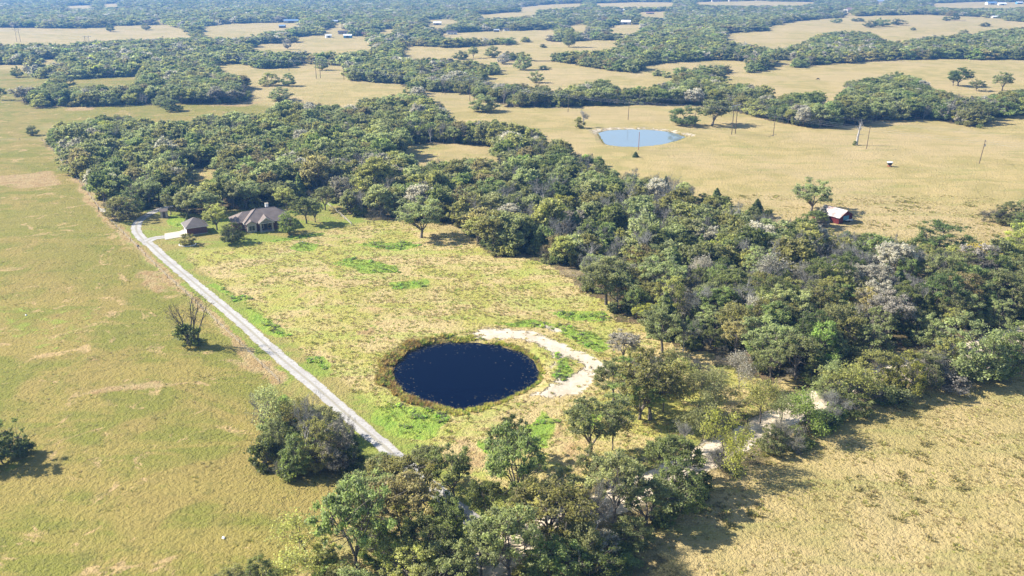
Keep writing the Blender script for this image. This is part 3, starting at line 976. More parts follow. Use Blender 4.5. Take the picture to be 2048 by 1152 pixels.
def bare(seed, H=10.0, spread=0.55, depth=5, r=0.20, twigs=2600, stems=1, leaves=0, leaf=.3):
    rng = np.random.RandomState(seed)
    S = []; tips = []

    def grow(p, d, L, r, k):
        m = p + d * L * 0.5 + rng.normal(0, 0.035 * L, 3)
        e = p + d * L + rng.normal(0, 0.07 * L, 3)
        S.append([*p, *m, r, r * .85]); S.append([*m, *e, r * .85, r * .65])
        if k <= 2:
            tips.append((e, d, L))
        if k == 0:
            return
        for _ in range(rng.randint(2, 5) if k > 1 else 3):
            nd = d + rng.normal(0, spread, 3) + np.array([0, 0, 0.16])
            nd /= np.linalg.norm(nd)
            grow(e if rng.rand() < .6 else m, nd, L * rng.uniform(.58, .86), r * rng.uniform(.45, .66), k - 1)
    for s in range(stems):
        a = rng.uniform(0, 6.28)
        d0 = np.array([math.cos(a) * .28, math.sin(a) * .28, 1.0]) if stems > 1 else np.array([rng.uniform(-.1, .1), rng.uniform(-.1, .1), 1.0])
        d0 /= np.linalg.norm(d0)
        o = np.array([math.cos(a) * .35, math.sin(a) * .35, -0.35]) if stems > 1 else np.array([0, 0, -0.35])
        grow(o, d0, H * 0.27, r / math.sqrt(stems), depth)
    S = np.array(S)
    zmax = max(S[:, 5].max(), 1)
    sc = H / zmax
    S[:, [0, 1, 2, 3, 4, 5]] *= sc
    T = []
    for _ in range(twigs):
        e, d, L = tips[rng.randint(len(tips))]
        nd = d * .6 + rng.normal(0, .75, 3) + np.array([0, 0, .3]); nd /= np.linalg.norm(nd)
        s = e * sc - nd * rng.uniform(0, .5)
        T.append([*s, *(s + nd * rng.uniform(.3, 1.0)), .014, .006])
    Vb, Qb = seg_tubes(S, 4)
    Vt, Qt = seg_tubes(np.array(T), 3) if twigs else (np.zeros((0, 3)), np.zeros((0, 4), int))
    if leaves:
        ks = rng.randint(len(tips), size=leaves)
        pos = np.array([tips[k][0] for k in ks]) * sc + rng.normal(0, .5, (leaves, 3))
        Vl, Ql = cards(pos, rng.normal(size=(leaves, 3)) + np.array([0, 0, .5]), leaf * rng.uniform(.5, 1.2, leaves), rng)
        vl = rng.uniform(.2, .9, leaves)
        return (Vb, Qb), (Vt, Qt), (Vl, Ql, vl)
    return (Vb, Qb), (Vt, Qt), None


def cedar(seed, nL, leaf, H=10.0, Rx=3.0):
    rng = np.random.RandomState(seed)
    z = H * (1 - rng.uniform(0, 1, nL) ** 0.55) * .97 + .1
    prof = (1 - z / H) ** 0.75
    ph = rng.uniform(0, 2 * math.pi, nL)
    lob = 1 + .18 * np.sin(ph * 5 + z * 1.3) + .15 * np.sin(ph * 3 - z * 2.1) + .18 * np.sin(z * 5.5)
    rr = Rx * prof * lob * rng.uniform(.5, 1.05, nL) ** .5
    pos = np.stack([rr * np.cos(ph), rr * np.sin(ph), z], 1)
    nrm = np.stack([np.cos(ph), np.sin(ph), np.full(nL, .5)], 1) + rng.normal(0, .4, (nL, 3))
    V, Q = cards(pos, nrm, leaf * rng.uniform(.5, 1.3, nL), rng)
    v = np.clip(.35 + .3 * np.sin(z * 5.5) + rng.normal(0, .18, nL), 0, 1)
    Vt, Qt = seg_tubes([[0, 0, -.3, 0, 0, H * .5, .18, .1], [0, 0, H * .5, 0, 0, H * .93, .1, .02]], 6)
    return (V, Q, v), (Vt, Qt)


def two(name, res):
    (V, Q, v), (Vt, Qt) = res
    return (np_mesh(name + '_trunk', Vt, Qt, [M['bark']], smooth=True), np_mesh(name + '_crown', V, Q, [M['leaf']], attr=v))


PROTO = {'oak': [], 'full': [], 'oak_m': [], 'full_m': [], 'bare': [], 'sparse': [], 'cedar': [], 'shrub': [], 'bareshrub': []}
for i in range(6):
    rr = random.Random(i)
    PROTO['oak'].append(two('post_oak', leafy(100 + i, 10500, 0.225, 10, rr.uniform(4.7, 5.3), rr.uniform(2.4, 3.6), rr.randint(80, 120), (0.35, 0.88), lean=rr.uniform(-1.2, 1.2))))
for i in range(4):
    PROTO['full'].append(two('broad_oak', leafy(200 + i, 13000, 0.23, 10, 4.6 + .25 * i, 0.8, 140, (0.4, 1.05), stems=2)))
for i in range(7):
    PROTO['oak_m'].append(two('wood_oak', leafy(300 + i, 7000, 0.31, 10, 4.3 + .22 * i, 1.8 + (i % 3) * .7, 90, (0.45, 1.05), twig=False)))
for i in range(6):
    PROTO['full_m'].append(two('wood_broad_oak', leafy(400 + i, 8000, 0.31, 10, 4.4 + .22 * i, 0.7, 110, (0.5, 1.15), stems=2, twig=False)))
for i in range(3):
    PROTO['cedar'].append(two('cedar', cedar(500 + i, 6000, 0.36)))
for i in range(3):
    PROTO['shrub'].append(two('shrub', leafy(600 + i, 3200, 0.24, 4.0, 2.4, 0.1, 34, (0.45, 0.95), stems=4, trunk_r=.1)))
for i in range(4):
    b, tw, _ = bare(700 + i, 10, .42, 5, .2, 2600)
    PROTO['bare'].append((np_mesh('bare_limbs', *b, [M['deadwood']], smooth=True), np_mesh('bare_twigs', *tw, [M['leaf']])))
for i in range(4):
    b, tw, lf_ = bare(750 + i, 10, .5, 5, .2, 1200, leaves=2300, leaf=.27)
    V = np.concatenate([tw[0], lf_[0]]); Q = np.concatenate([tw[1], lf_[1] + len(tw[0])])
    at = np.concatenate([np.full(len(tw[1]), .3), lf_[2]])
    PROTO['sparse'].append((np_mesh('sparse_limbs', *b, [M['bark']], smooth=True), np_mesh('sparse_crown', V, Q, [M['leaf']], attr=at)))
for i in range(2):
    b, tw, _ = bare(800 + i, 4.0, .5, 4, .06, 2400, stems=5)
    PROTO['bareshrub'].append((np_mesh('bush_stems', *b, [M['bark']], smooth=True), np_mesh('bush_twigs', *tw, [M['leaf']])))

TINT = {'gg': (0.268, 0.290, 0.118), 'dk': (0.115, 0.150, 0.050), 'ol': (0.320, 0.310, 0.098), 'yg': (0.38, 0.39, 0.085), 'br': (0.235, 0.300, 0.075),
        'bn': (0.320, 0.262, 0.115), 'gy': (0.43, 0.41, 0.38), 'pg': (0.345, 0.352, 0.150), 'mg': (0.200, 0.238, 0.078), 'go': (0.50, 0.40, 0.10), 'gb': (0.42, 0.38, 0.31)}
TWORD = {'gg': 'grey-green', 'dk': 'dark green', 'ol': 'olive', 'yg': 'yellow-green', 'br': 'bright green', 'bn': 'brownish', 'gy': 'grey', 'pg': 'pale green',
         'mg': 'mid green', 'go': 'golden', 'gb': 'grey-brown'}
NAMES = {'oak': 'oak_tree', 'full': 'oak_tree', 'oak_m': 'oak_tree', 'full_m': 'oak_tree', 'bare': 'bare_tree', 'sparse': 'thin_tree', 'cedar': 'cedar_tree',
         'shrub': 'shrub', 'bareshrub': 'bare_bush'}
veg_rng = random.Random(5)


def plant(kind, x, y, h, w, tint, label, group=None, rz=None, z=None):
    protos = PROTO[kind]
    k = veg_rng.randrange(len(protos))
    H0 = 4.0 if kind in ('shrub', 'bareshrub') else 10.0
    W0 = {'cedar': 5.6, 'shrub': 5.0, 'bareshrub': 4.6, 'bare': 9.0, 'sparse': 9.0}.get(kind, 9.3)
    cat = 'shrub' if kind in ('shrub', 'bareshrub') else 'tree'
    root = thing(NAMES[kind], label, cat, (x, y, gz(x, y) if z is None else z), veg_rng.uniform(0, 6.28) if rz is None else rz, group)
    q = veg_rng.uniform(.88, 1.14)
    root.scale = (w / W0 * q, w / W0 / q, h / H0)
    a = link('stems' if cat == 'shrub' else ('limbs' if kind == 'bare' else 'trunk'), protos[k][0], root)
    c = link({'bare': 'twigs', 'bareshrub': 'twigs', 'shrub': 'foliage'}.get(kind, 'crown'), protos[k][1], root)
    j = veg_rng.uniform(.9, 1.1)
    c.color = (*[q * j for q in TINT[tint]], 1)
    return root


def plant_px(kind, px, py, hp, wp, tint, label, group=None):
    x, y = P(px, py)
    s = ppm(px, py)
    zc = F_PX / s
    beta = math.atan2(CAM_H, math.hypot(x, y))
    w = wp / s
    h = (hp / s - 0.30 * w * math.sin(beta)) / math.cos(beta)
    return plant(kind, x, y, max(h, 0.8), w, tint, label, group)


HAND = [
 # around the house and the driveway
 ('oak', 843, 475, 82, 96, 'gg', 'spreading grey-green oak standing alone in the grass in front of the wood'),
 ('full', 463, 484, 44, 50, 'dk', 'round dark green tree in front of the left end of the brick house'),
 ('full', 577, 467, 50, 44, 'br', 'round bright green tree at the right end of the brick house'),
 ('oak', 613, 446, 58, 50, 'mg', 'upright oak with slim trunk right of the bright green lawn tree'),
 ('oak', 631, 443, 50, 36, 'gg', 'smaller oak just right of the upright lawn oak'),
 ('oak', 650, 419, 50, 50, 'gg', 'grey-green oak at the far end of the pale rail fence'),
 ('oak', 434, 460, 54, 52, 'ol', 'olive oak between the garage and the brick house'),
 ('oak', 412, 434, 58, 54, 'gg', 'grey-green oak rising behind the garage roof'),
 ('oak', 378, 434, 60, 58, 'pg', 'pale green oak over the lawn behind the garage'),
 ('oak', 341, 430, 46, 44, 'gg', 'small oak over the shed beside the driveway bend'),
 ('full', 243, 438, 52, 64, 'ol', 'bushy olive tree left of the driveway bend'),
 ('full', 262, 431, 60, 50, 'mg', 'green tree behind the bushy olive one at the driveway bend'),
 ('oak', 300, 412, 62, 56, 'gg', 'oak over the shaded end of the driveway'),
 ('oak', 492, 417, 52, 56, 'gg', 'grey-green oak behind the left wing of the house roof'),
 ('oak', 545, 408, 48, 50, 'gg', 'grey-green oak behind the chimney of the house'),
 ('oak', 575, 420, 48, 44, 'ol', 'olive oak behind the right end of the house roof'),
 ('shrub', 376, 488, 24, 34, 'ol', 'low shrub inside the curved stone edging on the lawn'),
 ('cedar', 376, 441, 14, 11, 'dk', 'small dark clipped evergreen beside the garage roof'),
 # the bare tree beside the driveway and the left field
 ('shrub', 382, 692, 52, 60, 'dk', 'dense dark green shrub round the foot of the bare tree in the left field'),
 ('full', 2, 928, 100, 84, 'dk', 'dark green tree cut by the left edge of the picture'),
 ('shrub', 42, 912, 46, 52, 'dk', 'dark shrub beside the tree at the left edge of the picture'),
 ('full', 66, 270, 20, 22, 'dk', 'small dark bush alone at the corner of the left field'),
 ('oak', 0, 200, 26, 22, 'dk', 'dark tree at the left edge beyond the cross fence'),
 # thicket beside the driveway
 ('shrub', 530, 935, 66, 66, 'dk', 'dark shrub at the front left of the driveway thicket'),
 ('full', 556, 918, 92, 64, 'gg', 'grey-green tree on the left side of the driveway thicket'),
 ('full', 592, 946, 88, 66, 'mg', 'vine-clad green tree at the front of the driveway thicket'),
 ('bareshrub', 575, 950, 40, 60, 'gb', 'grey-brown twiggy bush at the front foot of the thicket'),
 ('full', 636, 944, 104, 70, 'ol', 'olive tree in the middle of the driveway thicket'),
 ('full', 676, 936, 100, 76, 'gb', 'grey-brown leafy tree on the right side of the driveway thicket'),
 ('bare', 672, 912, 92, 70, 'gy', 'grey leafless tree on the right side of the driveway thicket'),
 ('shrub', 702, 938, 58, 58, 'dk', 'dark shrub at the right end of the driveway thicket'),
 ('full', 640, 880, 70, 80, 'pg', 'pale green tree at the back of the driveway thicket'),
 ('bare', 612, 905, 118, 84, 'gy', 'tall leafless grey tree in the middle of the driveway thicket'),
 ('bare', 696, 915, 84, 60, 'gb', 'grey-brown leafless tree at the right end of the driveway thicket'),
 ('sparse', 588, 870, 84, 70, 'ol', 'thin olive tree at the back left of the driveway thicket'),
 ('sparse', 545, 855, 90, 74, 'pg', 'thin pale tree with light twigs at the top left of the thicket'),
 ('bare', 528, 850, 70, 60, 'gy', 'leafless grey tree at the top left corner of the thicket'),
 ('shrub', 568, 822, 34, 46, 'br', 'bright green shrub at the back of the driveway thicket'),
 ('shrub', 600, 845, 40, 50, 'bn', 'brownish shrub at the back of the driveway thicket'),
 ('shrub', 548, 890, 60, 60, 'gg', 'grey-green shrub on the left flank of the thicket'),
 # foreground wood, left part
 ('sparse', 612, 1135, 112, 134, 'ol', 'thin olive tree leaning over the grass at the bottom left of the near wood'),
 ('shrub', 650, 1128, 50, 70, 'ol', 'olive bush behind the leaning thin tree'),
 ('shrub', 668, 1160, 40, 90, 'br', 'bright green bush at the bottom edge below the leaning thin tree'),
 ('full', 465, 1200, 76, 110, 'ol', 'olive treetop at the bottom edge left of the leaning tree'),
 ('full', 525, 1200, 96, 90, 'mg', 'mid green treetop at the bottom edge under the leaning tree'),
 ('oak', 716, 1146, 190, 138, 'mg', 'tall mid green oak on the left edge of the near wood'),
 ('oak', 724, 1062, 128, 110, 'gg', 'grey-green oak standing behind the tall one on the left edge of the near wood'),
 ('oak', 792, 1010, 116, 132, 'ol', 'olive oak whose crown hangs over the end of the gravel driveway'),
 ('oak', 806, 1088, 152, 128, 'bn', 'brownish olive oak in the middle of the near wood'),
 ('oak', 853, 968, 86, 76, 'gg', 'slim grey-green oak on the right side of the driveway end'),
 ('oak', 909, 993, 98, 90, 'mg', 'mid green oak with a visible trunk right of the driveway end'),
 ('oak', 900, 1104, 120, 76, 'mg', 'narrow mid green tree above the dark gap in the near wood'),
 ('shrub', 885, 1068, 70, 56, 'br', 'bright green shrub inside the near wood below the driveway end'),
 ('oak', 1036, 1003, 152, 126, 'mg', 'tall green oak standing in the rough grass below the round pond'),
 ('oak', 1018, 928, 96, 86, 'dk', 'dark oak just below the round pond'),
 ('oak', 976, 1058, 112, 76, 'mg', 'rounded green tree left of the bare soil gap in the near wood'),
 ('oak', 1092, 1096, 150, 158, 'ol', 'broad olive oak in the centre of the near wood'),
 ('oak', 1130, 1030, 92, 110, 'gg', 'grey-green oak behind the broad olive one in the near wood'),
 ('oak', 820, 1192, 116, 116, 'ol', 'olive crown at the bottom edge below the brownish oak'),
 ('oak', 900, 1205, 118, 120, 'gg', 'grey-green crown at the bottom edge left of the pale sand gap'),
 ('full', 712, 1216, 90, 96, 'gg', 'grey-green crown at the bottom edge left of centre'),
 ('oak', 1022, 1180, 176, 126, 'gg', 'tall grey-green oak at the bottom edge right of the pale sand gap'),
 ('oak', 1110, 1188, 120, 130, 'mg', 'green crown at the bottom edge in the middle of the near wood'),
 ('full', 1190, 1180, 90, 110, 'dk', 'dark crown at the bottom edge left of the bare field'),
 ('full', 1060, 1220, 80, 100, 'dk', 'dark crown cut by the bottom edge'),
 ('oak', 962, 1160, 120, 92, 'gg', 'grey-green oak over the pale sand gap at the bottom edge'),
 ('oak', 1005, 1105, 110, 84, 'ol', 'olive oak just above the pale sand gap at the bottom edge'),
 ('full', 760, 1130, 90, 80, 'br', 'bright green bushy tree low in the near wood left of the brownish oak'),
 ('oak', 850, 1140, 120, 100, 'mg', 'mid green oak low in the near wood below the brownish oak'),
 ('full', 945, 1230, 90, 110, 'mg', 'mid green treetop cut by the bottom edge at the sand gap'),
 ('oak', 1150, 1130, 110, 100, 'pg', 'pale green oak low in the near wood left of the forked bare tree'),
 ('oak', 770, 960, 60, 60, 'gg', 'small grey-green oak at the left side of the driveway end'),
 # foreground wood, right part
 ('bare', 1185, 1090, 132, 96, 'gb', 'dead looking tree with forked bare limbs above the sand road'),
 ('oak', 1226, 1046, 150, 112, 'pg', 'slender pale green oak with a tall trunk by the sand road'),
 ('oak', 1290, 1052, 108, 116, 'gg', 'grey-green tree on the edge of the right field'),
 ('full', 1268, 1090, 66, 92, 'gg', 'low grey-green tree reaching over the right field'),
 ('shrub', 1205, 1100, 50, 70, 'gb', 'grey-brown bush at the foot of the forked bare tree'),
 ('shrub', 1250, 1125, 36, 80, 'mg', 'green shrub under the low tree beside the right field'),
 ('bareshrub', 1310, 1150, 42, 110, 'pg', 'pale twiggy bush at the bottom edge of the right field'),
 ('full', 1350, 1016, 112, 108, 'mg', 'dense mid green tree between sand road and right field'),
 ('oak', 1352, 972, 116, 116, 'mg', 'dark-trunked green tree left of the bright stretch of sand road'),
 ('shrub', 1392, 990, 56, 84, 'dk', 'dark shrub at the left end of the bright stretch of sand road'),
 ('bare', 1368, 902, 66, 50, 'gy', 'small bleached dead tree left of the yellow-green road tree'),
 ('oak', 1177, 912, 128, 116, 'gg', 'grey-green oak right of the rough grass below the sand bank'),
 ('oak', 1180, 965, 70, 70, 'gg', 'small grey-green oak below the oak on the rough grass'),
 ('oak', 1278, 836, 92, 100, 'mg', 'mid green oak nearest to the sand bank'),
 ('oak', 1300, 838, 134, 132, 'ol', 'large olive oak with a thick trunk right of the sand bank'),
 ('sparse', 1258, 846, 86, 56, 'ol', 'thin-trunked young tree below the large olive oak'),
 ('oak', 1246, 716, 62, 68, 'gb', 'small grey oak at the top end of the sand bank'),
 ('full', 1262, 752, 48, 66, 'br', 'low green tree right of the upper sand bank'),
 ('oak', 1324, 704, 98, 86, 'gg', 'grey-green oak at the corner of the wood above the glade'),
 ('bare', 1366, 704, 76, 62, 'gb', 'leafless tree with a tall pale trunk at the top of the glade'),
 ('sparse', 1326, 822, 66, 54, 'pg', 'thin pale tree right of the large olive oak'),
 ('sparse', 1393, 830, 96, 74, 'pg', 'thin pale tree in the middle of the glade'),
 ('sparse', 1432, 815, 88, 74, 'pg', 'second thin pale tree in the middle of the glade, right of its twin'),
 ('bareshrub', 1402, 760, 44, 60, 'gy', 'grey twiggy bush in the glade'),
 ('sparse', 1478, 776, 78, 54, 'gb', 'thin grey-brown tree on the right side of the glade'),
 ('bareshrub', 1455, 740, 30, 50, 'gb', 'grey-brown twiggy bush at the wood edge above the glade'),
 ('sparse', 1520, 845, 98, 96, 'ol', 'thin olive tree with fanned stems above the sand road'),
 ('oak', 1589, 762, 100, 92, 'gg', 'grey-green oak with a straight trunk at the corner of the wood above the road'),
 ('full', 1635, 770, 60, 76, 'dk', 'dark green tree beside the straight-trunked corner oak'),
 ('sparse', 1441, 934, 124, 94, 'yg', 'yellow-green tree with open branches over the sand road'),
 ('bareshrub', 1447, 944, 52, 66, 'gy', 'pale grey bush on the field side of the bright sand road'),
 ('sparse', 1478, 930, 86, 50, 'ol', 'slim olive tree right of the yellow-green road tree'),
 ('full', 1540, 902, 62, 60, 'gg', 'dark bush-like tree right of the slim roadside trees'),
 ('bareshrub', 1578, 890, 56, 72, 'gb', 'grey-brown round bush below the second bright stretch of road'),
 ('sparse', 1610, 872, 104, 96, 'br', 'bright green tree right of the second bright stretch of road'),
 ('shrub', 1640, 858, 52, 66, 'dk', 'dark shrub behind the bright green roadside tree'),
 ('bareshrub', 1672, 838, 56, 80, 'gy', 'pale grey thicket right of the bright green roadside tree'),
 ('sparse', 1692, 812, 98, 108, 'ol', 'olive tree over the pale grey roadside thicket'),
 ('bareshrub', 1728, 812, 52, 56, 'gy', 'grey leafless bush right of the olive roadside tree'),
 ('shrub', 1768, 806, 44, 60, 'dk', 'dark shrub left of the tall yellow-green roadside tree'),
 ('full', 1808, 792, 102, 78, 'yg', 'tall yellow-green tree on the roadside left of the huge oak'),
 ('bareshrub', 1856, 758, 60, 68, 'gy', 'grey twiggy bush left of the huge roadside oak'),
 ('shrub', 1895, 756, 40, 60, 'mg', 'mid green shrub at the left foot of the huge roadside oak'),
 ('full', 1944, 756, 126, 150, 'gg', 'huge broad roadside oak next to the right field'),
 ('full', 2020, 725, 86, 96, 'mg', 'mid green oak right of the huge roadside one'),
 ('full', 2085, 712, 90, 100, 'gg', 'grey-green oak cut by the right edge above the field'),
 ('full', 1668, 800, 74, 72, 'gg', 'grey-green tree on the far side of the track above the pale thicket'),
 ('shrub', 1712, 832, 46, 70, 'mg', 'mid green shrub on the field side of the olive roadside tree'),
 ('full', 1748, 788, 84, 76, 'ol', 'olive tree filling the hedge left of the tall yellow-green one'),
 ('shrub', 1790, 812, 44, 66, 'gg', 'grey-green shrub at the foot of the tall yellow-green roadside tree'),
 ('full', 1846, 770, 76, 74, 'gg', 'grey-green tree in the hedge right of the tall yellow-green one'),
 ('full', 1884, 748, 84, 72, 'ol', 'olive tree in the hedge just left of the huge roadside oak'),
 ('full', 1990, 752, 70, 90, 'mg', 'mid green tree at the right foot of the huge roadside oak'),
 ('shrub', 1905, 778, 40, 74, 'gb', 'grey-brown bush on the field edge below the huge roadside oak'),
 ('sparse', 1360, 800, 92, 70, 'ol', 'slim olive tree standing just right of the large olive oak'),
 ('sparse', 1408, 868, 84, 66, 'pg', 'slim pale tree between the glade and the yellow-green road tree'),
 ('sparse', 1345, 768, 78, 60, 'gg', 'slim grey-green tree at the left side of the glade'),
 ('oak', 1228, 800, 88, 80, 'gg', 'grey-green oak between the sand bank and the mid green one'),
 ('sparse', 1560, 862, 84, 66, 'gg', 'slim grey-green tree between the two bright stretches of road'),
 ('sparse', 1225, 900, 90, 70, 'pg', 'slim pale tree right of the oak on the rough grass'),
 # single trees in the pastures
 ('full', 1365, 250, 46, 58, 'dk', 'dark round tree standing alone right of the farther pond'),
 ('oak', 1424, 250, 58, 74, 'gg', 'wide grey-green oak right of the dark round tree near the farther pond'),
 ('full', 968, 223, 36, 64, 'gg', 'bushy tree standing alone in the strip above the central wood'),
 ('shrub', 1158, 256, 24, 22, 'ol', 'small olive bush left of the farther pond'),
 ('bare', 1166, 254, 34, 26, 'gy', 'small pale leafless tree left of the farther pond'),
 ('cedar', 1271, 315, 12, 12, 'dk', 'tiny dark evergreen below the red pole at the farther pond'),
 ('oak', 1622, 423, 66, 92, 'gg', 'wide grey-green oak standing over the red barn'),
 ('oak', 1626, 455, 40, 44, 'mg', 'mid green oak in front of the left end of the red barn'),
 ('cedar', 1643, 450, 44, 26, 'gb', 'brown-grey evergreen left of the red barn'),
 ('full', 1888, 507, 66, 96, 'dk', 'dark green broad oak alone on the pasture edge right of the red barn'),
 ('full', 1962, 545, 70, 96, 'go', 'golden yellow tree at the right wood edge'),
 ('full', 2040, 520, 72, 70, 'yg', 'yellow-green tree at the right edge of the picture'),
 ('bareshrub', 1990, 446, 32, 44, 'gy', 'grey bush at the left tip of the right-hand copse'),
 ('full', 2018, 448, 44, 56, 'gg', 'grey-green tree in the right-hand copse'),
 ('full', 2052, 450, 62, 60, 'gg', 'larger grey-green tree at the right edge of the right-hand copse'),
 ('full', 2050, 475, 50, 60, 'mg', 'mid green tree at the right edge below the copse'),
 ('cedar', 1432, 410, 38, 26, 'dk', 'pointed dark evergreen on the pasture side of the central wood'),
 ('cedar', 1513, 425, 32, 26, 'dk', 'pointed dark evergreen left of the wide grey oak near the barn'),
 ('shrub', 1408, 405, 20, 30, 'dk', 'dark bush left of the pointed evergreen at the wood edge'),
 ('full', 345, 222, 28, 40, 'dk', 'round dark tree alone between the two left-hand woods'),
 ('full', 328, 213, 24, 32, 'gg', 'grey-green tree left of the round one between the left-hand woods'),
 ('full', 560, 200, 28, 50, 'gg', 'grey-green tree at the tip of the left-hand belt'),
 ('full', 540, 172, 30, 42, 'ol', 'olive tree at the left end of the short pasture copse'),
 ('full', 578, 173, 26, 30, 'mg', 'mid green tree at the right end of the short pasture copse'),
 ('full', 34, 154, 24, 22, 'dk', 'dark tree alone at the far left of the upper pasture'),
 ('oak', 56, 152, 22, 16, 'gb', 'thin grey-brown tree left of the upper left hedge'),
 ('oak', 1916, 173, 36, 48, 'dk', 'leaning dark oak alone in the right pasture'),
 ('oak', 1906, 172, 24, 28, 'dk', 'lower dark oak under the leaning one in the right pasture'),
 ('oak', 1952, 182, 24, 28, 'gg', 'small grey-green oak between the pasture oaks at right'),
 ('oak', 2004, 182, 36, 40, 'gg', 'grey-green oak at the far right of the pasture oaks'),
 ('full', 1073, 166, 24, 28, 'pg', 'pale round tree alone in the middle pasture'),
 ('shrub', 1087, 140, 9, 26, 'dk', 'low dark bush in the middle pasture'),
 ('full', 1046, 140, 34, 30, 'gg', 'tall grey-green tree by the small dam in the middle pasture'),
 ('full', 1006, 129, 24, 24, 'gy', 'grey tree left of the tree by the small dam'),
 ('full', 923, 120, 20, 26, 'dk', 'dark round tree alone in the far middle pasture'),
 ('oak', 947, 118, 22, 22, 'gg', 'grey-green tree right of the dark round one in the far pasture'),
 ('full', 984, 117, 24, 30, 'gg', 'grey-green tree with a shrubby foot in the far pasture'),
 ('full', 575, 96, 26, 14, 'gb', 'small ragged tree standing in the far left pasture'),
 ('full', 644, 140, 26, 26, 'gg', 'grey-green tree behind the power poles in the left pasture'),
 ('full', 1138, 98, 38, 30, 'gg', 'tall grey tree standing out of the far hedge'),
 ('full', 1086, 98, 8, 16, 'dk', 'small dark bush in the far middle strip'),
 ('full', 221, 62, 14, 18, 'dk', 'small dark tree alone in the farthest left pasture'),
 ('full', 292, 58, 12, 20, 'mg', 'small green tree at the top edge of the farthest left pasture'),
 ('full', 1826, 62, 6, 12, 'dk', 'small dark bush on the bare right-hand slope'),
 ('full', 1926, 70, 12, 20, 'gg', 'small grey-green tree on the bare right-hand slope'),
 ('full', 1970, 52, 9, 22, 'gg', 'low grey-green bush at the top of the right-hand slope'),
 ('full', 1910, 41, 14, 18, 'dk', 'dark tree on the crest line of the right-hand slope'),
 ('full', 1893, 42, 9, 16, 'dk', 'low dark tree on the crest line left of the taller one'),
 ('full', 2006, 38, 10, 22, 'dk', 'dark tree beside the crest farmhouse'),
 ('full', 1740, 57, 14, 26, 'dk', 'dark tree at the left of the slope copse'),
 ('full', 1765, 54, 18, 32, 'mg', 'largest tree of the slope copse'),
 ('full', 1795, 50, 12, 28, 'dk', 'dark tree at the right end of the slope copse'),
 ('full', 1672, 47, 10, 22, 'mg', 'small green tree on the upper edge of the bare slope'),
 ('full', 1716, 43, 8, 22, 'dk', 'dark bush on the upper edge of the bare slope'),
]
used = []
for (kind, px, py, hp, wp, tint, label) in HAND:
    d = P(px, py)[1]
    k = kind
    if d > 300 and kind in ('oak', 'full'):
        k = kind + '_m'
    r = plant_px(k, px, py, hp, wp, tint, label)
    used.append((r.location.x, r.location.y, wp / ppm(px, py) * 0.5, kind))
n_trees = sum(1 for h in HAND if h[0] not in ('shrub', 'bareshrub'))

# ------------------------------------------------------------------ the woods: jittered grid, nearest ones as trees of their own
rs = np.random.RandomState(11)
cand = []
y = 88.0
rows = []
while y < 2650:
    sp = 5.5 if y < 420 else min(5.5 + (y - 420) * 0.008, 13.0)
    half = y * 0.66 + 45
    xs = np.arange(-half, half, sp)
    xs = xs + rs.uniform(-.42, .42, len(xs)) * sp
    ys = y + rs.uniform(-.42, .42, len(xs)) * sp
    cand.append(np.stack([xs, ys, np.full(len(xs), sp)], 1))
    y += sp * 0.95
cand = np.concatenate(cand)
hh = 7.9 + rs.normal(0, 1.7, len(cand)) + 2.5 * (fbm(cand[:, 0], cand[:, 1], 60, 21) - .3)
hh = np.clip(hh, 4.5, 13.5)
hh = np.where(cand[:, 1] > 500, np.clip(hh, 5, 9.5), hh)
ok = wooded(cand[:, 0], cand[:, 1], hh)
ok &= polydist(cand[:, 0], cand[:, 1], ROAD, False) > 4.0
ok &= polydist(cand[:, 0], cand[:, 1], DRIVE, False) > 4.0
cand = cand[ok]; hh = hh[ok]
U = np.array([(u[0], u[1], u[2]) for u in used if u[3] not in ('shrub', 'bareshrub')])
dd = np.sqrt(((cand[:, None, :2] - U[None, :, :2]) ** 2).sum(2))
ok = (dd > np.minimum(U[None, :, 2] * 0.75, 4.5)).all(1)
# keep the yard behind the house open
hx, hy = P(440, 415)
yard = (np.hypot((cand[:, 0] - (-88)) / 34, (cand[:, 1] - 262) / 17) < 1) & (rs.rand(len(cand)) < 0.6)
bx, by, _ = proj(cand[:, 0], cand[:, 1], np.zeros(len(cand)))
ok &= ~yard
cand = cand[ok]; hh = hh[ok]
bx, by, _ = proj(cand[:, 0], cand[:, 1], np.zeros(len(cand)))
cx_, cy2, zc_ = proj(cand[:, 0], cand[:, 1], hh * 0.7)

nzA = fbm(cand[:, 0], cand[:, 1], 28, 31)
greyzone = inpoly(bx, by, [(960, 300), (1300, 330), (1500, 430), (1850, 470), (1980, 560), (1800, 700), (1400, 680), (1150, 560), (1000, 450)])
far_w = cand[:, 1] > 330


def pick(i):
    r = rs.rand(); n = nzA[i]
    q = rs.rand()
    if greyzone[i] and q < 0.28:
        return 'bare', 'gy'
    if greyzone[i] and q < 0.38:
        return 'sparse', 'gb'
    if q < 0.065:
        return 'bare', 'gb'
    if q > 0.94 and cand[i, 1] < 400:
        return 'cedar', ('dk' if rs.rand() < .4 else 'mg')
    pal = ['gg', 'gg', 'mg', 'ol', 'gg', 'ol', 'pg', 'bn', 'gb', 'dk', 'mg', 'yg', 'br']
    w = np.array([20, 8, 12 + 30 * (n < .42), 16, 8, 8 + 16 * (n > .55), 12, 6, 8, 7, 8, 2.2, 1.5])
    return ('full' if q < .45 else 'oak'), pal[rs.choice(len(pal), p=w / w.sum())]


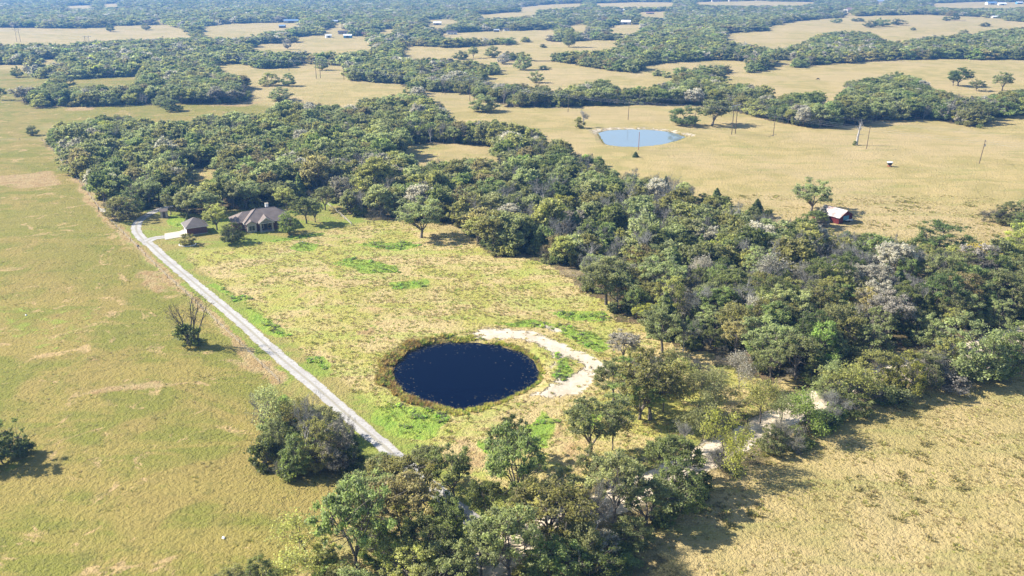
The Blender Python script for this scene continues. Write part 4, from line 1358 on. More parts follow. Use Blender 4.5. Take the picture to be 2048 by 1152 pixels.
LANDMARKS = [('the lone spreading oak', 843, 440), ('the brick house', 530, 430), ('the garage', 392, 450), ('the round pond', 930, 690), ('the sand bank', 1130, 720),
             ('the farther pond', 1280, 290), ('the red barn', 1668, 430), ('the huge roadside oak', 1944, 690), ('the glade below the wood', 1450, 730),
             ('the small clearing', 900, 300), ('the driveway bend', 285, 420), ('the golden tree', 1962, 510), ('the wood\'s left corner', 110, 280),
             ('the pointed pasture evergreen', 1432, 395), ('the straight-trunked corner oak', 1589, 700), ('the dark broad pasture oak', 1888, 470),
             ('the inner field corner', 1120, 540), ('the garden lawn oaks', 640, 420), ('the green strip in the wood', 400, 346)]
order = np.argsort(zc_)
vis = [(i) for i in order if -40 < cx_[i] < 2088 and cy2[i] < 1160 and cand[i, 1] < 420]
named = vis[:max(0, 298 - n_trees)]
named_set = set(named)
ORD = ['nearest', 'second', 'third', 'fourth', 'fifth', 'sixth', 'seventh', 'eighth', 'ninth', 'tenth', 'eleventh', 'twelfth', 'thirteenth', 'fourteenth', 'fifteenth', 'sixteenth',
       'seventeenth', 'eighteenth', 'nineteenth', 'twentieth', 'twenty-first', 'twenty-second', 'twenty-third', 'twenty-fourth', 'twenty-fifth']
plan = []
import re as _re
kinds = {}
for i in range(len(cand)):
    kinds[i] = pick(i)
for i in named:
    k, t = kinds[i]
    lx, ly = cx_[i], cy2[i]
    best = min(LANDMARKS, key=lambda L: math.hypot(L[1] - lx, (L[2] - ly) * 1.5))
    dx, dy = lx - best[1], (ly - best[2]) * 1.5
    if abs(dx) > abs(dy):
        side = 'right of' if dx > 0 else 'left of'
    else:
        side = 'below' if dy > 0 else 'above'
    noun = {'bare': 'leafless tree', 'sparse': 'thin tree', 'cedar': 'conical evergreen', 'oak': 'oak', 'full': 'oak'}[k]
    plan.append([i, k, t, (TWORD[t], noun, side, best[0]), math.hypot(dx, dy)])
cnt = {}
for rec in sorted(plan, key=lambda r: r[4]):
    c = cnt.get(rec[3], 0); cnt[rec[3]] = c + 1
    rec.append(c)
for i, k, t, key, _, c in plan:
    tone, noun, side, lm = key
    total = cnt[key]
    if total == 1:
        lab = f'{tone} {noun} in the wood {side} {lm}'
    else:
        lab = f'{ORD[min(c, 24)]} {tone} {noun} in the wood {side} {lm}'
    if len(_re.findall(r'[A-Za-z]+', lab)) > 16:
        lab = lab.replace('in the wood ', '')
    d = cand[i, 1]
    w = 8.2 * (hh[i] / 9.0) * rs.uniform(.75, 1.3)
    kk = k
    if k in ('oak', 'full') and d > 215:
        kk = k + '_m'
    if k == 'cedar':
        w *= .6
    plant(kk, cand[i, 0], cand[i, 1], hh[i] * (0.95 if k == 'bare' else 1.0) + (0.5 if k in ('oak', 'full') else 0), w, t, lab, 'trees of the big wood')

# ---- everything farther: one woodland object
def scatter(name, pts, scl, rot, idx, protos, label, cat):
    """one object that instances the prototypes on its points"""
    col = bpy.data.collections.new(name + '_sources')
    for k, (nm, mesh, color) in enumerate(protos):
        o = bpy.data.objects.new('%s_%02d' % (nm, k), mesh)
        o.color = color
        o.name = 's%02d_%s' % (k, nm)
        col.objects.link(o)
    me = bpy.data.meshes.new(name)
    me.vertices.add(len(pts)); me.vertices.foreach_set('co', np.asarray(pts, np.float32).ravel())
    a = me.attributes.new('idx', 'INT', 'POINT'); a.data.foreach_set('value', np.asarray(idx, np.int32))
    a = me.attributes.new('scl', 'FLOAT_VECTOR', 'POINT'); a.data.foreach_set('vector', np.asarray(scl, np.float32).ravel())
    a = me.attributes.new('rot', 'FLOAT_VECTOR', 'POINT'); a.data.foreach_set('vector', np.asarray(rot, np.float32).ravel())
    cols = np.array([p[2] for p in protos], np.float32)[np.asarray(idx, int)]
    a = me.attributes.new('tint', 'FLOAT_COLOR', 'POINT'); a.data.foreach_set('color', cols.ravel())
    o = link(name, me)
    ng = bpy.data.node_groups.new(name, 'GeometryNodeTree')
    ng.interface.new_socket('Geometry', in_out='INPUT', socket_type='NodeSocketGeometry')
    ng.interface.new_socket('Geometry', in_out='OUTPUT', socket_type='NodeSocketGeometry')
    N, L = ng.nodes, ng.links
    gi = N.new('NodeGroupInput'); go = N.new('NodeGroupOutput')
    ip = N.new('GeometryNodeInstanceOnPoints')
    ci = N.new('GeometryNodeCollectionInfo')
    ci.inputs['Collection'].default_value = col
    ci.inputs['Separate Children'].default_value = True
    ci.inputs['Reset Children'].default_value = True
    L.new(gi.outputs[0], ip.inputs['Points'])
    L.new(ci.outputs[0], ip.inputs['Instance'])
    ip.inputs['Pick Instance'].default_value = True
    def na(nm, dt):
        q = N.new('GeometryNodeInputNamedAttribute'); q.data_type = dt; q.inputs['Name'].default_value = nm
        return [s for s in q.outputs if s.enabled and s.name == 'Attribute'][0]
    L.new(na('idx', 'INT'), ip.inputs['Instance Index'])
    e2r = N.new('FunctionNodeEulerToRotation')
    L.new(na('rot', 'FLOAT_VECTOR'), e2r.inputs[0]); L.new(e2r.outputs[0], ip.inputs['Rotation'])
    L.new(na('scl', 'FLOAT_VECTOR'), ip.inputs['Scale'])
    L.new(ip.outputs[0], go.inputs[0])
    md = o.modifiers.new('scatter', 'NODES'); md.node_group = ng
    return stuff(o, label, cat)


def one_mesh(name, res):
    (V, Q, v), (Vt, Qt) = res
    VV = np.concatenate([V, Vt]); QQ = np.concatenate([Q, Qt + len(V)])
    mi = np.concatenate([np.zeros(len(Q), int), np.ones(len(Qt), int)])
    return np_mesh(name, VV, QQ, [M['leaf'], M['bark']], mat_idx=mi, attr=np.concatenate([v, np.full(len(Qt), .5)]))


mid_meshes = [one_mesh('wood_tree', leafy(900 + i, 5600, 0.42, 10, 5.0, 0.9 if i % 2 else 2.2, 80, (0.55, 1.25), stems=2, twig=False)) for i in range(5)]
far_meshes = [one_mesh('far_tree', leafy(950 + i, 1700, 0.85, 10, 5.1, 0.4, 44, (0.8, 1.6), stems=1, twig=False)) for i in range(5)]
bare_join = []
for i in range(2):
    b, tw, _ = bare(980 + i, 10, .45, 4, .17, 1700)
    V = np.concatenate([tw[0], b[0]]); Q = np.concatenate([tw[1], b[1] + len(tw[0])])
    bare_join.append(np_mesh('bare_wood_tree', V, Q, [M['leaf'], M['deadwood']], mat_idx=np.concatenate([np.zeros(len(tw[1]), int), np.ones(len(b[1]), int)])))
cedar_join = one_mesh('wood_cedar', cedar(990, 2600, .5))
keys = ['gg', 'mg', 'ol', 'pg', 'bn', 'gb', 'dk', 'yg', 'br']
protos = []; pidx = {}
for t in keys:
    for k, mm in enumerate(mid_meshes):
        pidx[('m', t, k)] = len(protos); protos.append(('wood_tree', mm, (*TINT[t], 1)))
    for k, mm in enumerate(far_meshes):
        pidx[('f', t, k)] = len(protos); protos.append(('far_tree', mm, (*TINT[t], 1)))
for t in ('gy', 'gb'):
    for k, mm in enumerate(bare_join):
        pidx[('b', t, k)] = len(protos); protos.append(('bare_tree', mm, (*TINT[t], 1)))
for t in ('dk', 'mg'):
    pidx[('c', t, 0)] = len(protos); protos.append(('cedar', cedar_join, (*TINT[t], 1)))
rest = [i for i in range(len(cand)) if i not in named_set]
pts = []; scl = []; rot = []; ids = []
Zr = ground_z(cand[:, 0], cand[:, 1])
for i in rest:
    k, t = kinds[i]
    d = cand[i, 1]
    if k == 'bare' or (k == 'sparse'):
        if d > 700 and rs.rand() < .5:
            key = ('f', 'gb', rs.randint(5))
        else:
            key = ('b', 'gy' if t == 'gy' else 'gb', rs.randint(2))
    elif k == 'cedar':
        key = ('c', t, 0)
    elif d < 620:
        key = ('m', t, rs.randint(5))
    else:
        key = ('f', t, rs.randint(5))
    w = cand[i, 2] / 5.9 * 0.98 * rs.uniform(.82, 1.25) * min(1.2, hh[i] / 9.0)
    if k == 'cedar':
        w *= .9
    pts.append((cand[i, 0], cand[i, 1], Zr[i])); s = hh[i] / 10 * (1.0 if d < 700 else 1.05)
    q = rs.uniform(.84, 1.2)
    scl.append((w * .98 * q, w * .98 / q, s)); rot.append((rs.uniform(-.08, .08), rs.uniform(-.08, .08), rs.uniform(0, 6.28))); ids.append(pidx[key])
scatter('woodland', pts, scl, rot, ids, protos, 'oak woods and hedges stretching to the hazy distance', 'woodland')

# undergrowth inside the near woods and along the near road
sh = [one_mesh('undergrowth', leafy(1000 + i, 1500, 0.34, 3.2, 2.2, 0.05, 26, (0.5, 1.0), stems=3, trunk_r=.07, twig=False)) for i in range(3)]
ub = []
for i in range(2):
    b, tw, _ = bare(1010 + i, 3.0, .55, 3, .05, 1300, stems=5)
    V = np.concatenate([tw[0], b[0]]); Q = np.concatenate([tw[1], b[1] + len(tw[0])])
    ub.append(np_mesh('undergrowth_twigs', V, Q, [M['leaf']]))
n = 26000
ux = rs.uniform(-330, 330, n); uy = 88 + rs.rand(n) * 480
okw = wooded(ux, uy, 4.0) & (rs.rand(n) < .62)
okn = np.zeros(n, bool)
upx, upy, _ = proj(ux, uy, np.zeros(n))
NEARWOOD = [(640, 1230), (690, 1090), (735, 1000), (800, 960), (930, 1010), (1010, 1050), (1100, 1040), (1220, 1030), (1330, 985), (1440, 945), (1560, 890), (1680, 820), (1800, 780), (1900, 752), (2040, 720), (2060, 735),
            (1900, 765), (1780, 808), (1660, 860), (1560, 905), (1450, 960), (1380, 1010), (1300, 1075), (1220, 1130), (1180, 1230)]
okn = inpoly(upx, upy, NEARWOOD) & (rs.rand(n) < .5)
okn |= inpoly(upx, upy, [(520, 860), (600, 830), (660, 850), (715, 920), (700, 945), (600, 955), (530, 940)]) & (rs.rand(n) < .8)
ok = (okw | okn) & (polydist(ux, uy, ROAD, False) > 5.0) & (polydist(ux, uy, DRIVE, False) > 3.2)
yardm = np.hypot((ux + 88) / 40, (uy - 262) / 20) < 1
ok &= ~(yardm & (rs.rand(n) < .85))
ux, uy, upx, upy = ux[ok], uy[ok], upx[ok], upy[ok]
m = len(ux)
prot = []
for t in ('dk', 'mg', 'gg', 'ol', 'br'):
    for s_ in sh:
        prot.append(('bush', s_, (*TINT[t], 1)))
for t in ('gy', 'gb'):
    for s_ in ub:
        prot.append(('twigs', s_, (*TINT[t], 1)))
ii = rs.randint(0, 12, m)
ii = np.where(rs.rand(m) < .07, 12 + rs.randint(0, 3, m), ii)
ii = np.where(rs.rand(m) < .16, 15 + rs.randint(0, 4, m), ii)
sc = rs.uniform(.45, 1.15, m)
scatter('undergrowth', np.stack([ux, uy, ground_z(ux, uy)], 1), np.stack([sc, sc, sc * rs.uniform(.7, 1.2, m)], 1), np.stack([ux * 0, uy * 0, rs.uniform(0, 6.28, m)], 1), ii, prot,
        'low brush and saplings under the near trees', 'undergrowth')

# ------------------------------------------------------------------ grass
def tuft(seed, n, h, r, lean=.5, w=.05):
    rng = np.random.RandomState(seed)
    a = rng.uniform(0, 6.28, n); rr = r * rng.uniform(0, 1, n) ** .5 * .5
    b = np.stack([rr * np.cos(a), rr * np.sin(a), np.full(n, -.02)], 1)
    hh_ = h * rng.uniform(.5, 1.1, n)
    out = lean * hh_ * rng.uniform(.2, 1.2, n)
    t = b + np.stack([np.cos(a) * out, np.sin(a) * out, hh_], 1)
    mid_ = (b + t) / 2 + np.array([0, 0, 1]) * (hh_ * .14)[:, None]
    side = np.stack([-np.sin(a), np.cos(a), np.zeros(n)], 1) * w
    V = np.stack([b - side, b + side, mid_ + side * .8, mid_ - side * .8, t + side * .2, t - side * .2], 1).reshape(-1, 3)
    k = np.arange(n)[:, None] * 6
    Q = np.concatenate([k + np.array([[0, 1, 2, 3]]), k + np.array([[3, 2, 4, 5]])])
    v = np.tile(rng.uniform(.2, .9, n), 2)
    return np_mesh('tuft', V, Q, [M['leaf']], attr=v)


tufts = [tuft(i, 34, .26, .75, 1.3, .06) for i in range(3)]
TC = [(0.44, 0.36, 0.17), (0.33, 0.31, 0.09), (0.26, 0.23, 0.08), (0.22, 0.28, 0.05), (0.34, 0.25, 0.12)]
prot = [('tuft', tf, (*c, 1)) for c in TC for tf in tufts]
n = 150000
tx = rs.uniform(-150, 170, n); ty = 88 + (rs.rand(n) ** 1.0) * 210
px_, py_, _ = proj(tx, ty, np.zeros(n))
inv = (px_ > -60) & (px_ < 2110) & (py_ < 1190)
mid = inpoly(tx, ty, MID_FIELD); lft = inpoly(tx, ty, LEFT_FIELD); lawn = inpoly(tx, ty, LAWN)
right = ~mid & ~lft & ~lawn
cl = fbm(tx, ty, 5, 41)
dens = np.where(mid, .50 * sst(.3, .6, cl) + .12, np.where(right, .75 * sst(.35, .6, cl) + .12, .16 * sst(.5, .7, cl)))
ok = inv & (rs.rand(n) < dens) & ~lawn
for poly, mg_ in ((POND1, .9), (POND2, 1.0)):
    ok &= sdist(tx, ty, poly) > mg_
ok &= (polydist(tx, ty, ROAD, False) > 3.2) & (polydist(tx, ty, DRIVE, False) > 4.6)
for q in SAND:
    ok &= ~(inpoly(tx, ty, q) & (rs.rand(n) < .88))
ok &= ~(wooded(tx, ty, 6) & (rs.rand(n) < .6))
tx, ty, mid, right, cl = tx[ok], ty[ok], mid[ok], right[ok], cl[ok]
lushm = np.zeros(len(tx), bool)
for q in LUSH:
    lushm |= inpoly(tx, ty, q)
m = len(tx)
c = rs.rand(m)
ci_ = np.where(mid, np.where(c < .42, 0, np.where(c < .78, 1, np.where(c < .9, 4, 3))), np.where(right, np.where(c < .5, 0, np.where(c < .85, 1, np.where(c < .94, 2, 4))), np.where(c < .4, 2, np.where(c < .75, 1, 4))))
ci_ = np.where(lushm, 3, ci_)
ci_ = np.where(right & (ci_ == 1) & (rs.rand(m) < .6), 0, ci_)
sc = rs.uniform(.35, .95, m)
sc = np.where(mid, sc, sc * .72)
big = right & (fbm(tx, ty, 9, 47) > .56) & (rs.rand(m) < .10)
sc = np.where(big, rs.uniform(1.1, 1.7, m), sc)
ci_ = np.where(big, 2, ci_)
scatter('grass', np.stack([tx, ty, ground_z(tx, ty)], 1), np.stack([sc, sc, sc * rs.uniform(.6, 1.1, m)], 1), np.stack([tx * 0, ty * 0, rs.uniform(0, 6.28, m)], 1), ci_ * 3 + rs.randint(0, 3, m), prot,
        'tussocky dry and green pasture grass', 'grass')
# broad-leaved weeds in the lush patches
weed = [one_mesh('weed', leafy(1100 + i, 150, 0.16, .5, .55, 0.02, 9, (0.15, 0.3), stems=2, trunk_r=.02, twig=False)) for i in range(2)]
n = 42000
wx_ = rs.uniform(-110, 60, n); wy_ = rs.uniform(110, 260, n)
ok = np.zeros(n, bool)
for q in LUSH:
    ok |= inpoly(wx_, wy_, q)
ok &= (rs.rand(n) < .30 * sst(.35, .6, fbm(wx_, wy_, 6, 91))) & (polydist(wx_, wy_, DRIVE, False) > 3.5) & (sdist(wx_, wy_, POND1) > .5)
wx_, wy_ = wx_[ok], wy_[ok]; m = len(wx_)
sc = rs.uniform(.6, 1.5, m)
scatter('weeds', np.stack([wx_, wy_, ground_z(wx_, wy_)], 1), np.stack([sc, sc, sc * .6], 1), np.stack([wx_ * 0, wy_ * 0, rs.uniform(0, 6.28, m)], 1), rs.randint(0, 6, m),
        [('weed', q, (*t, 1)) for q in weed for t in ((0.36, 0.50, 0.08), (0.44, 0.52, 0.09), (0.28, 0.42, 0.07))], 'bright green weeds in patches round the pond and drive', 'weeds')

# reeds round the ponds
reed = [tuft(50 + i, 60, .75, .9, .6, .035) for i in range(3)]
n = 26000
rx = rs.uniform(-34, 18, n); ry = rs.uniform(118, 172, n)
s = sdist(rx, ry, POND1)
west = sst(4, -12, rx)
ok = (s > .1) & (s < .9 + 3.6 * west * fbm(rx, ry, 4, 61)) & (rs.rand(n) < .75 * sst(.3, .55, fbm(rx, ry, 2.2, 63)))
rx1, ry1, s = rx[ok], ry[ok], s[ok]
n = 24000
qx = rs.uniform(30, 110, n); qy = rs.uniform(340, 430, n)
s2_ = sdist(qx, qy, POND2)
ok = (s2_ > .0) & (s2_ < .9) & (rs.rand(n) < .5)
rx2, ry2 = qx[ok], qy[ok]
rx, ry = np.concatenate([rx1, rx2]), np.concatenate([ry1, ry2])
m = len(rx)
cc = rs.rand(m); wst = rx < -14
ci_ = np.where(wst, np.where(cc < .6, 0, np.where(cc < .8, 1, 3)), np.where(cc < .25, 1, np.where(cc < .75, 2, 3)))
sc = rs.uniform(.45, 1.0, m) * np.where(wst, 1.0, .75) * np.where(rx > 25, .4, 1.0)
prot = [('reed', q, (*t, 1)) for t in ((0.33, 0.20, 0.075), (0.48, 0.37, 0.12), (0.42, 0.40, 0.08), (0.20, 0.27, 0.05)) for q in reed]
scatter('reeds', np.stack([rx, ry, np.maximum(ground_z(rx, ry), WATER_Z - .1)], 1), np.stack([sc, sc, sc], 1), np.stack([rx * 0, ry * 0, rs.uniform(0, 6.28, m)], 1), ci_ * 3 + rs.randint(0, 3, m), prot,
        'brown and yellow reeds fringing the ponds', 'reeds')
# floating leaves on the near pond
n = 9000
fx = rs.uniform(-28, 12, n); fy = rs.uniform(118, 172, n)
s = -sdist(fx, fy, POND1)
ok = (s > .1) & (rs.rand(n) < .9 * np.exp(-(s - .1) / (1.5 + 1.5 * sst(150, 125, fy))) + .0002) & (fbm(fx, fy, 2.0, 71) > .42)
fx, fy = fx[ok], fy[ok]; m = len(fx)
rr_ = rs.uniform(.05, .16, m); an = rs.uniform(0, 6.28, m)
V = []
for k in range(4):
    V.append(np.stack([fx + np.cos(an + k * 1.57) * rr_, fy + np.sin(an + k * 1.57) * rr_ * .8, np.full(m, WATER_Z + .015)], 1))
V = np.stack(V, 1).reshape(-1, 3)
M['pad'] = mat_plain('floating_pond_weed', (0.13, 0.12, 0.07), 0.8, 0.3, 0.3)
stuff(link('floating_weed', np_mesh('floating_weed', V, np.arange(4 * m).reshape(m, 4), [M['pad']])), 'scattered floating leaves along the rim of the dark pond', 'pond weed')

# ------------------------------------------------------------------ buildings
def hip_roof(x0, x1, y0, y1, ze, zr, ov=0.45, rl=None, rr=None):
    """four slopes, each returned as an outline; ridge runs along x"""
    x0 -= ov; x1 += ov; y0 -= ov; y1 += ov
    d = (y1 - y0) / 2
    a = x0 + (d if rl is None else rl); b = x1 - (d if rr is None else rr)
    if a > b:
        a = b = (a + b) / 2
    ym = (y0 + y1) / 2
    return [[(x0, y0, ze), (x1, y0, ze), (b, ym, zr), (a, ym, zr)], [(x1, y0, ze), (x1, y1, ze), (b, ym, zr)],
            [(x1, y1, ze), (x0, y1, ze), (a, ym, zr), (b, ym, zr)], [(x0, y1, ze), (x0, y0, ze), (a, ym, zr)]], (a, b, ym)


def roof_obj(name, faces, mat, parent, t=0.16):
    mb = MB()
    for f in faces:
        pts = []
        for q in f:
            if not pts or (Vector(q) - Vector(pts[-1])).length > 1e-4:
                pts.append(q)
        mb.slab(pts, t)
    return mb.build(name, mat, parent)


def window(parent, x, y, z, w, h, face='y', sgn=-1, cols=1):
    """glass pane recessed in a frame; face 'y': the wall is parallel to x"""
    mb = MB(); fr = 0.09
    if face == 'y':
        a, b = sorted((y, y + sgn * 0.07))
        mb.box(x - w / 2 - fr, x - w / 2, a, b, z - fr, z + h + fr); mb.box(x + w / 2, x + w / 2 + fr, a, b, z - fr, z + h + fr)
        mb.box(x - w / 2, x + w / 2, a, b, z - fr, z); mb.box(x - w / 2, x + w / 2, a, b, z + h, z + h + fr)
        for c in range(1, cols):
            xc = x - w / 2 + w * c / cols
            mb.box(xc - .04, xc + .04, a, b, z, z + h)
    else:
        a, b = sorted((x, x + sgn * 0.07))
        mb.box(a, b, y - w / 2 - fr, y - w / 2, z - fr, z + h + fr); mb.box(a, b, y + w / 2, y + w / 2 + fr, z - fr, z + h + fr)
        mb.box(a, b, y - w / 2, y + w / 2, z - fr, z); mb.box(a, b, y - w / 2, y + w / 2, z + h, z + h + fr)
        for c in range(1, cols):
            yc = y - w / 2 + w * c / cols
            mb.box(a, b, yc - .04, yc + .04, z, z + h)
    f = mb.build('window', M['trim'], parent)
    g = MB()
    if face == 'y':
        a, b = sorted((y - sgn * 0.02, y + sgn * 0.03))
        g.box(x - w / 2 - .01, x + w / 2 + .01, a, b, z - .01, z + h + .01)
    else:
        a, b = sorted((x - sgn * 0.02, x + sgn * 0.03))
        g.box(a, b, y - w / 2 - .01, y + w / 2 + .01, z - .01, z + h + .01)
    g.build('pane', M['glass'], f)
    return f


# garage
GA = R_(30)
gar = thing('garage', 'detached dark red brick garage with a grey hip roof beside the concrete apron', 'garage', (-98.7, 248.0, gz(-98.7, 248.0)), GA)
GW, GD = 5.9, 6.4
mb = MB(); mb.box(0, GW, 0, 0.25, -.3, 2.5); mb.box(0, GW, GD - .25, GD, -.3, 2.5); mb.box(GW - .25, GW, .25, GD - .25, -.3, 2.5)
mb.box(0, .25, .25, 1.0, -.3, 2.5); mb.box(0, .25, GD - 1.0, GD - .25, -.3, 2.5); mb.box(0, .25, 1.0, GD - 1.0, 2.2, 2.5)
mb.build('wall', M['brick'], gar)
mb = MB(); mb.box(-.04, GW + .04, -.04, GD + .04, -.3, .22); mb.build('foundation', M['stone'], gar)
mb = MB()
for k in range(4):
    mb.box(.06, .14, 1.0, GD - 1.0, .23 + k * .49, .23 + k * .49 + .47)
mb.build('door', M['white'], gar)
fs, _ = hip_roof(0, GW, 0, GD, 2.52, 4.75)
rf = roof_obj('roof', fs, M['shingle2'], gar)
mb = MB(); mb.box(-.50, GW + .50, -.50, -.46, 2.30, 2.48); mb.box(-.50, -.46, -.46, GD + .46, 2.30, 2.48); mb.box(GW + .46, GW + .50, -.46, GD + .46, 2.30, 2.48)
mb.build('fascia', M['trim'], gar)

# house
HA = R_(25)
hl = (-81.6, 250.9)
hz = gz(*hl) + .05
house = thing('brick_house', 'single-storey brick house with a brown hip roof and a gabled front porch', 'house', (hl[0], hl[1], hz), HA)
HWd = 14.0
mb = MB()
mb.box(0, .25, .8, 10, -.4, 2.7); mb.box(HWd - .25, HWd, .8, 10, -.4, 2.7); mb.box(.25, HWd - .25, 9.75, 10, -.4, 2.7); mb.box(.25, HWd - .25, .8, 1.05, -.4, 2.7)
mb.build('wall', M['brick'], house)
mb = MB(); mb.box(-3.2, -2.95, 3.0, 10.4, -.4, 2.6); mb.box(-2.95, -.01, 3.0, 3.25, -.4, 2.6); mb.box(-2.95, -.01, 10.15, 10.4, -.4, 2.6)
mb.build('wing_wall', M['brick'], house)
fs, (ra, rb, rm_) = hip_roof(0, HWd, .8, 10, 2.72, 5.9, rl=4.6, rr=4.6)
roof = roof_obj('roof', fs, M['shingle'], house)
mb = MB()
mb.tube((ra, rm_, 5.93), (rb, rm_, 5.93), .07, n=6)
for (xx, yy) in ((-.45, .35), (-.45, 10.45)):
    mb.tube((xx, yy, 2.76), (ra, rm_, 5.94), .06, n=6)
for (xx, yy) in ((HWd + .45, .35), (HWd + .45, 10.45)):
    mb.tube((xx, yy, 2.76), (rb, rm_, 5.94), .06, n=6)
mb.build('ridge_cap', M['shingle2'], roof)
fs, _ = hip_roof(-3.2, 4.5, 3.0, 10.4, 2.60, 5.0, rl=4.0, rr=.6)
roof_obj('wing_roof', fs, M['shingle'], house)
mb = MB(); mb.box(7.4, 8.3, 6.6, 7.5, 4.9, 6.7); ch = mb.build('chimney', M['white'], roof)
mb = MB(); mb.box(7.3, 8.4, 6.5, 7.6, 6.7, 6.82); mb.build('chimney_cap', M['stone'], roof)
# front porch: gable roof on stone columns
mb = MB()
px0, px1, pv0, pv1, ze, zp = 4.1, 8.1, -1.0, 3.6, 2.85, 4.45
xm = (px0 + px1) / 2
mb.slab([(px0 - .4, pv0 - .3, ze - .1), (xm, pv0 - .3, zp), (xm, pv1, zp), (px0 - .4, pv1, ze - .1)], .14)
mb.slab([(xm, pv0 - .3, zp), (px1 + .4, pv0 - .3, ze - .1), (px1 + .4, pv1, ze - .1), (xm, pv1, zp)], .14)
mb.build('porch_roof', M['shingle'], house)
mb = MB()
mb.slab([(px0 - .4, pv0 - .36, ze - .12), (xm, pv0 - .36, zp - .02), (xm, pv0 - .30, zp - .02), (px0 - .4, pv0 - .30, ze - .12)], .28)
mb.slab([(xm, pv0 - .36, zp - .02), (px1 + .4, pv0 - .36, ze - .12), (px1 + .4, pv0 - .30, ze - .12), (xm, pv0 - .30, zp - .02)], .28)
mb.box(px0, px1, pv0 - .1, pv0 + .05, 2.5, 2.72)
mb.build('gable_trim', M['trim'], house)
mb = MB(); mb.poly([(px0, pv0 + .4, 2.7), (px1, pv0 + .4, 2.7), (xm, pv0 + .4, zp - .22)]); mb.poly([(px0, pv0 + .5, 2.7), (xm, pv0 + .5, zp - .22), (px1, pv0 + .5, 2.7)])
mb.build('gable_panel', M['stone'], house)
for cx0 in (px0, px1 - .45):
    mb = MB(); mb.box(cx0, cx0 + .45, pv0 - .15, pv0 + .3, 0, 2.5); mb.box(cx0 - .08, cx0 + .53, pv0 - .22, pv0 + .37, -.2, .6)
    mb.build('column', M['stone'], house)
mb = MB(); mb.box(px0 - .2, px1 + .2, pv0 - .5, .78, -.3, .02); mb.build('porch_floor', M['stone'], house)
mb = MB(); mb.box(5.55, 6.45, .70, .79, .05, 2.15); d = mb.build('door', M['darkroof'], house)
mb = MB(); mb.tube((6.32, .64, 1.05), (6.32, .70, 1.05), .04, n=6); mb.build('handle', M['galv'], d)
window(house, 4.9, .79, .5, .8, 1.7); window(house, 7.15, .79, .5, .9, 1.7)
window(house, 10.2, .79, .8, 1.3, 1.2, cols=2); window(house, 12.5, .79, .8, 1.0, 1.2, cols=2)
# small gabled bay
mb = MB(); mb.box(.3, 3.1, -.35, .79, -.3, 2.55); mb.build('bay_wall', M['stone'], house)
mb = MB()
mb.slab([(0, -.7, 2.62), (1.7, -.7, 3.65), (1.7, 3.0, 3.65), (0, 3.0, 2.62)], .13)
mb.slab([(1.7, -.7, 3.65), (3.4, -.7, 2.62), (3.4, 3.0, 2.62), (1.7, 3.0, 3.65)], .13)
mb.build('bay_roof', M['shingle'], house)
mb = MB(); mb.poly([(.3, -.36, 2.5), (3.1, -.36, 2.5), (1.7, -.36, 3.42)]); mb.poly([(.3, -.3, 2.5), (1.7, -.3, 3.42), (3.1, -.3, 2.5)]); mb.build('bay_gable', M['stone'], house)
window(house, 1.7, -.36, .55, 1.7, 1.5, cols=2)
window(house, -3.21, 6.5, .8, 1.2, 1.2, face='x')
window(house, -.01 - 0.0, 2.0, .8, .8, 1.2, face='x')
mb = MB(); mb.box(-.50, px0 - .5, .28, .33, 2.48, 2.70); mb.box(px1 + .5, HWd + .5, .28, .33, 2.48, 2.70); mb.box(-.50, -.46, .34, 3.0, 2.48, 2.70)
mb.build('fascia', M['trim'], house)

# small shed beside the drive
sx, sy = P(329, 434)
shed = thing('garden_shed', 'small pale shed half hidden by trees beside the shaded drive', 'shed', (sx, sy, gz(sx, sy)), R_(20))
mb = MB(); mb.box(-1.1, 1.1, -1.0, 1.0, -.2, 2.2); mb.build('wall', M['stone'], shed)
mb = MB(); mb.slab([(-1.3, -1.25, 2.2), (1.3, -1.25, 2.2), (1.3, 0, 2.9), (-1.3, 0, 2.9)], .1); mb.slab([(-1.3, 0, 2.9), (1.3, 0, 2.9), (1.3, 1.25, 2.2), (-1.3, 1.25, 2.2)], .1); mb.build('roof', M['shingle'], shed)
mb = MB(); mb.box(-.4, .4, -1.05, -1.0, 0, 1.9); mb.build('door', M['railwood'], shed)

# stone edging of the flower bed
ex, ey = P(376, 489)
edge = thing('stone_edging', 'curved pale stone edging round the lawn shrub', 'edging', (ex, ey, gz(ex, ey)))
for k in range(18):
    a = math.pi + k / 17 * math.pi * 1.15
    mb = MB(); mb.box(-.2, .2, -.12, .12, -.05, .22)
    o = mb.build('stone', M['white'], edge, (2.4 * math.cos(a) - .3, 1.9 * math.sin(a) + .4, 0), a + math.pi / 2)

# barn
BA = math.atan2(0.855, -0.52) - math.pi / 2        # local +y runs back along the ridge
bxy = (106.6, 262.3)
barn = thing('red_barn', 'small faded red barn with a rusty sheet-metal roof at the wood edge', 'barn', (bxy[0], bxy[1], gz(*bxy)), BA)
bw, bl, be, br_ = 3.2, 8.0, 2.3, 4.1
mb = MB(); mb.box(-bw, -bw + .12, 0, bl, -.3, be); mb.box(bw - .12, bw, 0, bl, -.3, be); mb.box(-bw + .12, bw - .12, bl - .12, bl, -.3, be)
mb.box(-bw + .12, -1.2, 0, .12, -.3, be); mb.box(1.6, bw - .12, 0, .12, -.3, be)
mb.slab([(-bw, .0, be), (bw, .0, be), (bw, .12, be), (-bw, .12, be)], .02)
mb.poly([(-bw, .02, be), (bw, .02, be), (0, .02, br_ - .1)]); mb.poly([(-bw, .10, be), (0, .10, br_ - .1), (bw, .10, be)]); mb.poly([(-bw, bl - .02, be), (0, bl - .02, br_ - .1), (bw, bl - .02, be)])
mb.build('wall', M['redwood'], barn)
